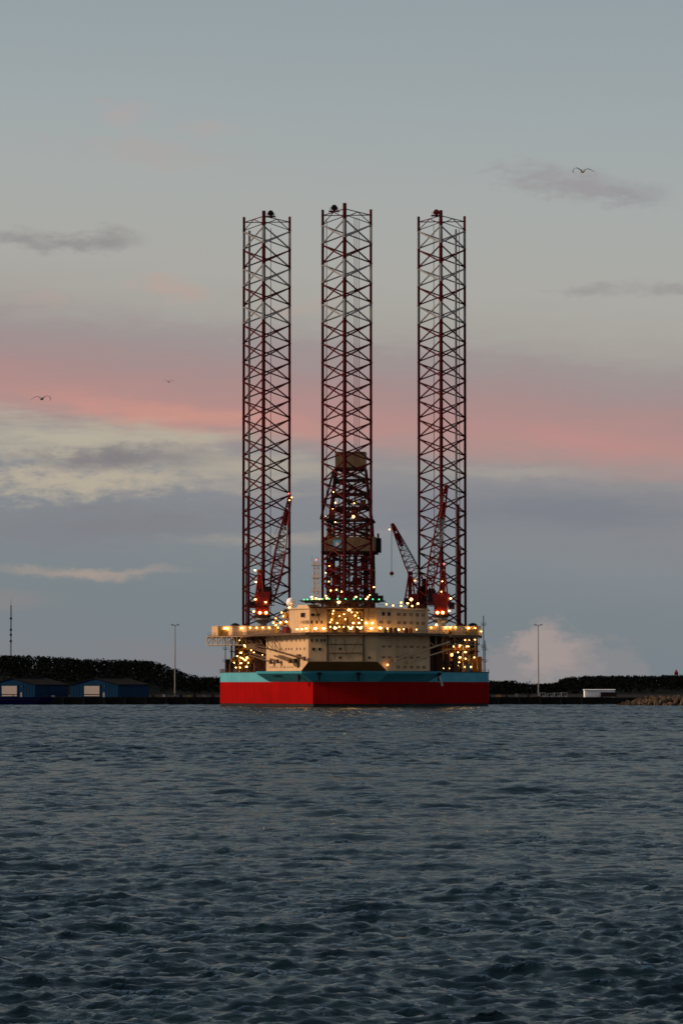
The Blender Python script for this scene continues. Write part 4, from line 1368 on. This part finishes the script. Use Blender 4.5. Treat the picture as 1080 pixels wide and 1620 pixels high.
def crane(px_, py_, z0, zc, house, post_top, foot, tip, w, cab, hook=None, lab=None):
    g = empty('pedestal_crane', rig)
    if lab:
        g['label'] = lab
    MB().lathe((px_, py_, 0), [(1.9, z0), (1.9, zc - 2.6), (2.6, zc - 1.6), (2.8, zc - 1.2), (2.8, zc - 0.3)], 16).build('pedestal', M_GREY, g)
    MB().lathe((px_, py_, 0), [(3.1, zc - 0.29), (3.3, zc), (3.3, zc + 0.8), (2.9, zc + 1.0)], 16).build('slewing_ring', M_DARK, g)
    b = MB()
    for k in range(12):
        t = 2 * math.pi * k / 12
        b.bar((px_ + 4.2 * math.cos(t), py_ + 4.2 * math.sin(t), zc - 1.1), (px_ + 4.2 * math.cos(t), py_ + 4.2 * math.sin(t), zc), 0.05, 4)
    b.lathe((px_, py_, zc - 1.3), [(4.3, 0), (4.3, 0.15)], 14)
    b.build('access_ring', M_BROWN, g)
    x0, x1, zz0, zz1 = house
    yy = py_
    zm = zz0 + (zz1 - zz0) * 0.42
    b = MB().box(px_ - 2.7, px_ + 2.7, yy - 2.4, yy + 2.6, zz0 - 0.1, zm)
    b.add([(px_ - 2.6, yy - 2.3, zm), (px_ + 2.6, yy - 2.3, zm), (px_ + 2.6, yy + 2.5, zm), (px_ - 2.6, yy + 2.5, zm),
           (x0 + 1.4, yy - 1.9, zz1), (x1 - 1.4, yy - 1.9, zz1), (x1 - 1.4, yy + 2.2, zz1), (x0 + 1.4, yy + 2.2, zz1)],
          [(0, 1, 5, 4), (1, 2, 6, 5), (2, 3, 7, 6), (3, 0, 4, 7), (4, 5, 6, 7)])
    for k in range(5):
        b.box(px_ - 2.5 + k * 1.1, px_ - 1.9 + k * 1.1, yy - 2.5, yy - 2.41, zz0 + 0.5, zm - 0.5)
    b.build('machinery_house', M_CRANE, g)
    fx = foot[0] + (1.6 if foot[0] < px_ else -1.6)
    MB().box(fx - 1.7, fx + 1.7, yy - 1.6, yy + 1.8, zm + 0.3, zz1 + 1.5).box(fx - 1.3, fx + 1.2, yy - 1.3, yy + 1.5, zz1 + 1.5, zz1 + 2.2).build('winch_house', M_DARK, g)
    MB().box(x0, x1, yy - 2.9, yy + 2.9, zm - 0.15, zm + 0.05).build('gallery', M_RUST, g)
    b = MB()
    for k in range(9):
        xx = x0 + (x1 - x0) * k / 8
        b.bar((xx, yy - 2.85, zm), (xx, yy - 2.85, zm + 1.1), 0.05, 4)
    b.bar((x0, yy - 2.85, zm + 1.1), (x1, yy - 2.85, zm + 1.1), 0.05, 4)
    b.build('gallery_rail', M_CRANE, g)
    MB().box(cab[0] - 1.2, cab[0] + 1.2, yy - 3.6, yy - 1.2, cab[1], cab[1] + 2.8, 0).box(cab[0] - 1.0, cab[0] + 1.0, yy - 3.66, yy - 3.6, cab[1] + 0.9, cab[1] + 2.5, 1).build('operator_cab', [M_CRANE, M_GLASS], g)
    pt_ = Vector((post_top[0], yy, post_top[1]))
    for sx, sy in cor:
        MB().bar((pt_.x + sx * 2.2, yy + sy * 1.6, zz0 + 3), (pt_.x + sx * 0.45, yy + sy * 0.8, pt_.z), 0.36, 6).build('gantry_leg', M_CRANE, g)
    b = MB().box(pt_.x - 1.0, pt_.x + 1.0, yy - 1.2, yy + 1.2, pt_.z - 0.9, pt_.z + 0.5)
    zg = zz0 + 3
    for k in range(1, 6):
        z = zg + (pt_.z - zg) * k / 6
        hw = 2.2 - 1.75 * k / 6
        b.box(pt_.x - hw, pt_.x + hw, yy - hw * 0.8 - 0.1, yy + hw * 0.8, z, z + 0.3)
    b.box(pt_.x - 0.8, pt_.x + 0.7, yy - 1.0, yy + 0.9, zg, pt_.z - 1.5)
    b.build('gantry_head', M_CRANE, g)
    lattice_boom('boom', foot, tip, w, g)
    b = MB()
    for dy in (-0.7, 0.7):
        b.bar((pt_.x, yy + dy, pt_.z), (tip[0], tip[1] + dy * 0.4, tip[2] + 0.4), 0.05, 4)
        m = Vector(foot) + (Vector(tip) - Vector(foot)) * 0.8
        b.bar((pt_.x, yy + dy, pt_.z), (m.x, m.y + dy, m.z + 0.8), 0.05, 4)
    b.build('pendant_rope', M_DARK, g)
    if hook:
        b = MB()
        for dx in (-0.12, 0.12):
            b.bar((hook[0] + dx, tip[1], tip[2] - 0.5), (hook[0] + dx, tip[1], hook[1]), 0.05, 4)
        b.build('hoist_rope', M_DARK, g)
        b = MB().lathe((hook[0], tip[1], hook[1] - 1.6), [(0.15, 0), (0.8, 0.35), (0.95, 0.9), (0.6, 1.5), (0.15, 1.7)], 10)
        b.bar((hook[0], tip[1], hook[1] - 1.6), (hook[0] + 0.3, tip[1], hook[1] - 2.2), 0.12, 5)
        b.build('hook_block', M_CRANE, g)
    return g


crane(-36.6, 10, 28.9, 36.6, (-40.6, -31.6, 37.4, 47), (-37.6, 55.6), (-32.8, 10, 43), (-26.3, 24, 86.6), 4.2, (-40.4, 40.2))
crane(36.9, 8, 28.9, 36.6, (32.0, 42.2, 37.4, 46), (38.0, 57.0), (31.6, 8, 44.5), (39.4, 2, 89.5), 3.8, (41.4, 39.6))
crane(25.5, 42, 28.9, 41.0, (21.5, 31.0, 41.4, 47), (23.4, 56.0), (29.4, 39.5, 46.5), (16.6, 30, 75.2), 4.6, (22.0, 42.4), hook=(16.0, 56.0))
MB().box(28.3, 30.6, 38.5, 42, 40.5, 52.0).box(28.6, 30.2, 38.2, 41, 52, 53.4).build('boom_rest', M_DARK, rig)


# ---- floodlights (housing with a bright dome facing the bow)
def lamp_mesh(rx, rz, mat):
    b = MB()
    pr = [(rz * math.cos(t), rz * 0.8 * math.sin(t)) for t in [R(-80 + 160 * k / 8) for k in range(9)]]
    b.lathe((0, 0, 0), pr, 12, 0, 'y', rx / rz)
    b.lathe((0, 0, rz * 0.92), [(rz * 0.5, 0), (rz * 0.5, 0.1), (0.07, 0.16), (0.07, 0.6)], 8, 1)
    me = b.mesh('floodlight', [mat, M_DARK])
    me.polygons.foreach_set('use_smooth', [True] * len(me.polygons))
    return me


LB = lamp_mesh(0.60, 0.36, M_LIGHT)
LM = lamp_mesh(0.42, 0.26, M_LIGHTM)
LS = lamp_mesh(0.22, 0.19, M_LIGHTM)
LA = lamp_mesh(0.28, 0.26, M_AMBER)
LBA = lamp_mesh(0.55, 0.55, M_AMBER)
LG = lamp_mesh(0.26, 0.26, M_GRN)
LR = lamp_mesh(0.28, 0.28, M_RDL)


def lamps(me, y, pts, parent):
    for p in pts:
        put('floodlight' if me is not LG and me is not LR else 'marker_light', me, parent, (p[0], p[2] if len(p) > 2 else y, p[1]))


lamps(LB, -60.0, [(-10.4, 30.5), (-7.2, 30.5), (-2.8, 30.7), (3.3, 30.5), (7.0, 30.7), (11.2, 30.5), (14.7, 30.7, -59.0)], house)
lamps(LM, -58.0, [(-17.9, 30.3, -54.6), (-16.0, 30.3, -57.0), (-14.2, 30.5, -58.8), (17.2, 30.5, -56.2), (18.8, 30.2, -54.2), (21.6, 30.2, -50.8)], house)
lamps(LM, -58.2, [(4.2, 32.7), (6.4, 32.7), (9.1, 32.7), (11.6, 32.7, -58.9)], house)
lamps(LA, -56.0, [(-2.2, 32.7), (1.0, 34.2), (-4.4, 34.0), (4.8, 35.6), (17.4, 16.4, -55.3)], house)
lamps(LB, -76.5, [(-0.5, 40.3), (2.6, 37.7, -60)], hel)
lamps(LS, -55, [(-4.0, 36.4), (-1.4, 35.4), (3.4, 36.9), (5.6, 36.8), (7.4, 33.9), (-5.0, 33.0), (0.4, 36.2)], house)
lamps(LS, -36.9, [(-21.4, 35.4), (-24.6, 35.8), (-27.6, 35.0), (-22.0, 32.4), (-24.4, 30.4), (-20.8, 30.6)], eq)
lamps(LS, -57, [(6.2, 34.6), (-3.6, 37.4, -58.4), (0.9, 38.9, -58.4), (3.8, 38.9, -58.4), (-7.4, 38.9, -58.8), (7.0, 38.9, -58.4)], house)
lamps(LG, -76, [(x, 41.55, HC[1] - (16.1 if abs(x - 0.2) < 6.6 else 16.1 - (abs(x - 0.2) - 6.6)) + 0.2) for x in (-14.4, -13.0, -11.2, -9.3, -6.9, -4.2, -1.0, 2.1, 5.3, 7.7, 12.3, 14.6)], hel)
lamps(LM, -49, [(-12.6, 43.1), (-10.9, 42.6), (-9.4, 42.2, -52), (-6.7, 42.6), (4.8, 43.1), (9.0, 42.2, -52)], hel)
lamps(LS, -49, [(-12.2, 42.2, -52), (-7.0, 43.6), (9.5, 43.1), (10.2, 43.8)], hel)
lamps(LM, -37.2, [(-22.2, 39.3), (-20.4, 37.1), (-23.4, 33.6), (-25.7, 33.3), (-20.9, 33.6)], eq)
lamps(LA, -37.2, [(-25.2, 37.3), (-28.5, 33.3), (-26.7, 31.3), (-27.5, 32.3)], eq)
lamps(LA, -47, [(16.9, 40.0, -53.6), (19.4, 39.7, -50.4), (22.4, 40.9, -47), (22.4, 39.6, -47.2), (26.6, 39.7, -42)], house)
lamps(LM, -45, [(24.9, 40.7), (28.8, 40.7, -40)], house)
lamps(LBA, -45, [(26.3, 42.2)], house)
b = MB()
for x, y, z in ((16.9, -53.5, 40), (19.4, -50.2, 39.8), (22.4, -46.8, 41), (24.9, -44.8, 41), (26.3, -44.8, 42), (26.6, -41.8, 40), (28.8, -39.8, 41)):
    b.bar((x, y + 0.5, 38.7), (x, y + 0.5, z), 0.08, 5)
b.build('lamp_post', M_BROWN, house)
b = MB()
for k in range(26):
    t = k / 25
    b.bar((13.8 + 18.8 * t, -57.8 + 23.6 * t, 38.75), (13.8 + 18.8 * t, -57.8 + 23.6 * t, 39.9), 0.05, 4)
b.bar((13.8, -57.8, 39.9), (32.6, -34.2, 39.9), 0.06, 4)
b.build('roof_rail', M_BROWN, house)
cr = [o for o in rig.children if o.name.startswith('pedestal_crane')]
lamps(LM, 6.6, [(-39.3, 55.8), (-39.0, 50.9), (-39.2, 43.8), (-35.0, 42.6), (-39.9, 38.8)], cr[0])
lamps(LBA, 6.4, [(-37.3, 38.3), (-34.8, 38.3)], cr[0])
lamps(LS, 23, [(-25.4, 86.8), (-26.4, 85.6)], cr[0])
lamps(LR, 23, [(-26.6, 88.4)], cr[0])
lamps(LBA, 4.4, [(35.6, 38.2), (37.8, 38.2)], cr[1])
lamps(LM, 4.6, [(41.0, 44.0), (40.5, 38.9)], cr[1])
lamps(LS, 5.0, [(37.6, 51.0), (37.2, 46.8)], cr[1])
lamps(LR, 5.0, [(38.2, 58.2)], cr[1])
lamps(LS, 29, [(15.2, 73.6)], cr[2])
lamps(LA, 38, [(25.5, 52.6)], cr[2])
lamps(LR, 38, [(22.0, 57.0)], cr[2])
jk = [o for o in rig.children if o.name.startswith('jacking_house')]
lamps(LM, 11.2, [(-44.0, 24.9), (-45.5, 21.9), (-43.7, 18.9), (-43.0, 19.9), (-43.2, 16.1), (-48.4, 17.7)], jk[0])
lamps(LS, 11.2, [(-47.1, 20.5), (-44.7, 19.5), (-42.4, 17.8), (-47.6, 15.8), (-45.8, 15.8), (-41.3, 22.9), (-36.5, 21), (-34.5, 17)], jk[0])
lamps(LM, 8.2, [(44.7, 24.9), (47.0, 22.1), (44.7, 19.9), (43.6, 16.6), (47.0, 16.0), (49.1, 16.0)], jk[1])
lamps(LBA, 8.2, [(41.5, 21.0)], jk[1])
lamps(LS, 8.2, [(47.0, 19.4), (44.4, 17.9), (50.6, 18.0), (50.9, 27.2), (37.4, 20.7)], jk[1])
lamps(LM, 5.6, [(-52.0, 31.9, 8.2), (-50.9, 31.9, 8.2), (-44.8, 31.9, 5.4)], deck)
lamps(LM, 4.8, [(39.0, 32.2), (40.8, 32.2), (48.2, 31.9, 8.0), (35.2, 33.2, 2.8)], deck)
lamps(LS, 4.8, [(53.4, 30.6, 11.6), (51.0, 31.9, 8.2), (43.0, 32.2, 5.4)], deck)
rl = random.Random(77)
lamps(LS, 0, [(rl.uniform(-48.5, -32), rl.choice((15.4, 17.6, 19.9, 22.0, 24.4, 27.0)), 11.0) for k in range(12)], jk[0])
lamps(LS, 0, [(rl.uniform(35, 51), rl.choice((15.4, 17.6, 19.9, 22.0, 24.4, 27.0)), 8.1) for k in range(14)], jk[1])
lamps(LS, 0, [(-41 + 2.6 * k, 32.1, 3.1) for k in range(4)] + [(25 + 2.7 * k, 32.1, 2.7) for k in range(4)], deck)
lamps(LS, 0, [(-4.8 + 1.75 * k, 31.2, -57.9) for k in range(8)] + [(23.5 + 2.4 * k, 30.4, -48.6 + 3.0 * k) for k in range(3)], house)
ld = [(x + 2.3, z, y - 56) for x, z, y in [(-6.8, 93.1, 45), (-9.2, 90.4, 45), (-8.4, 85.9, 45), (-9.5, 83.2, 45), (-12.2, 80.0, 44.8), (-8.4, 77.6, 44.8), (-10.8, 72.4, 45.6), (-12.4, 56.1, 45), (-11.1, 52.4, 45)]]
lamps(LS, 0, ld, der)
lamps(LA, 0, [(x + 2.3, z, -11.2) for x, z in [(-10.8, 59.1), (-10.3, 48.6), (-7.9, 48.9), (-5.7, 48.1), (-0.3, 85.6), (8, 50)]], der)
lamps(LBA, 0, [(1.7, 79.9, -11.4)], der)
lamps(LR, 0, [(-11.4, 58.4, -38.5)], rig)
for o in list(rig.children):
    if o.name.startswith('marker_light'):
        o.location = (-11.4, -38.5, 58.2)


# ------------------------------------------------------------------ gulls
def gull(loc, rz, pose, label, span=1.4, bank=0.0, wing=None):
    """pose: list of (fraction of half span, lift, sweep) for each wing"""
    b = MB()
    prof = [(-0.30, 0.005), (-0.24, 0.035), (-0.12, 0.07), (0.0, 0.085), (0.12, 0.075), (0.20, 0.05), (0.25, 0.045), (0.29, 0.042), (0.33, 0.02), (0.38, 0.005)]
    n = 10
    vs = []
    for yy, r in prof:
        r *= 1.25
        lift = 0.03 if yy > 0.2 else 0
        vs += [(r * math.cos(2 * math.pi * i / n), yy, lift + r * 0.9 * math.sin(2 * math.pi * i / n)) for i in range(n)]
    fs = [(j * n + i, j * n + (i + 1) % n, (j + 1) * n + (i + 1) % n, (j + 1) * n + i) for j in range(len(prof) - 1) for i in range(n)]
    b.add(vs, fs, 1)
    b.add([(-0.05, -0.26, 0.01), (0.05, -0.26, 0.01), (0.11, -0.42, 0.0), (-0.11, -0.42, 0.0), (0, -0.26, 0.03), (0, -0.42, 0.012)], [(0, 3, 5, 4), (4, 5, 2, 1), (0, 1, 2, 3)], 1)
    for sg, ps in ((-1, pose[0]), (1, pose[1])):
        vs, k = [], len(ps)
        for f, lift, sweep in ps:
            c = 0.24 * (1 - 0.8 * max(0, f - 0.35) / 0.65) * (1 if f > 0.12 else 1.05)
            x = sg * f * span / 2
            th = 0.022 * (1 - 0.8 * f)
            vs += [(x, sweep + c * 0.5, lift), (x, sweep + c * 0.1, lift + th), (x, sweep - c * 0.7, lift + 0.004), (x, sweep + c * 0.1, lift - th)]
        fs = [(j * 4 + i, j * 4 + (i + 1) % 4, j * 4 + 4 + (i + 1) % 4, j * 4 + 4 + i) for j in range(k - 1) for i in range(4)] + [(k * 4 - 4, k * 4 - 3, k * 4 - 2, k * 4 - 1)]
        b.add(vs, fs, 0)
    o = b.build('gull', [wing or M_GULLD, M_GULLP], None, loc, rz)
    o.rotation_euler = (R(8), bank, rz)
    smooth(o)
    tag(o, label, 'bird')


soar = [(0.04, 0.03, 0.05), (0.25, 0.12, 0.07), (0.45, 0.17, 0.08), (0.7, 0.10, 0.02), (1.0, -0.04, -0.12)]
droop = [(0.04, 0.03, 0.05), (0.3, 0.15, 0.08), (0.5, 0.2, 0.08), (0.72, 0.13, 0.03), (0.84, 0.0, -0.05), (0.8, -0.10, -0.1)]
gull((14.0, 175, 37.9), R(12), (droop, soar), 'dark gull gliding with one wing tip drooped, high over the water', 1.45)
gull((-19.8, 200, 27.0), R(-12), (soar, droop), 'pale-bodied gull gliding before the pink cloud, wings arched', 1.5, wing=M_GULLM)
gull((-17.7, 310, 39.2), R(10), (droop, droop), 'small distant gull with both wings bowed down', 1.35, wing=M_GULLM)

for o in bpy.data.objects:
    if o.type == 'MESH' and o.name.startswith(('deck_mast',)):
        smooth(o)
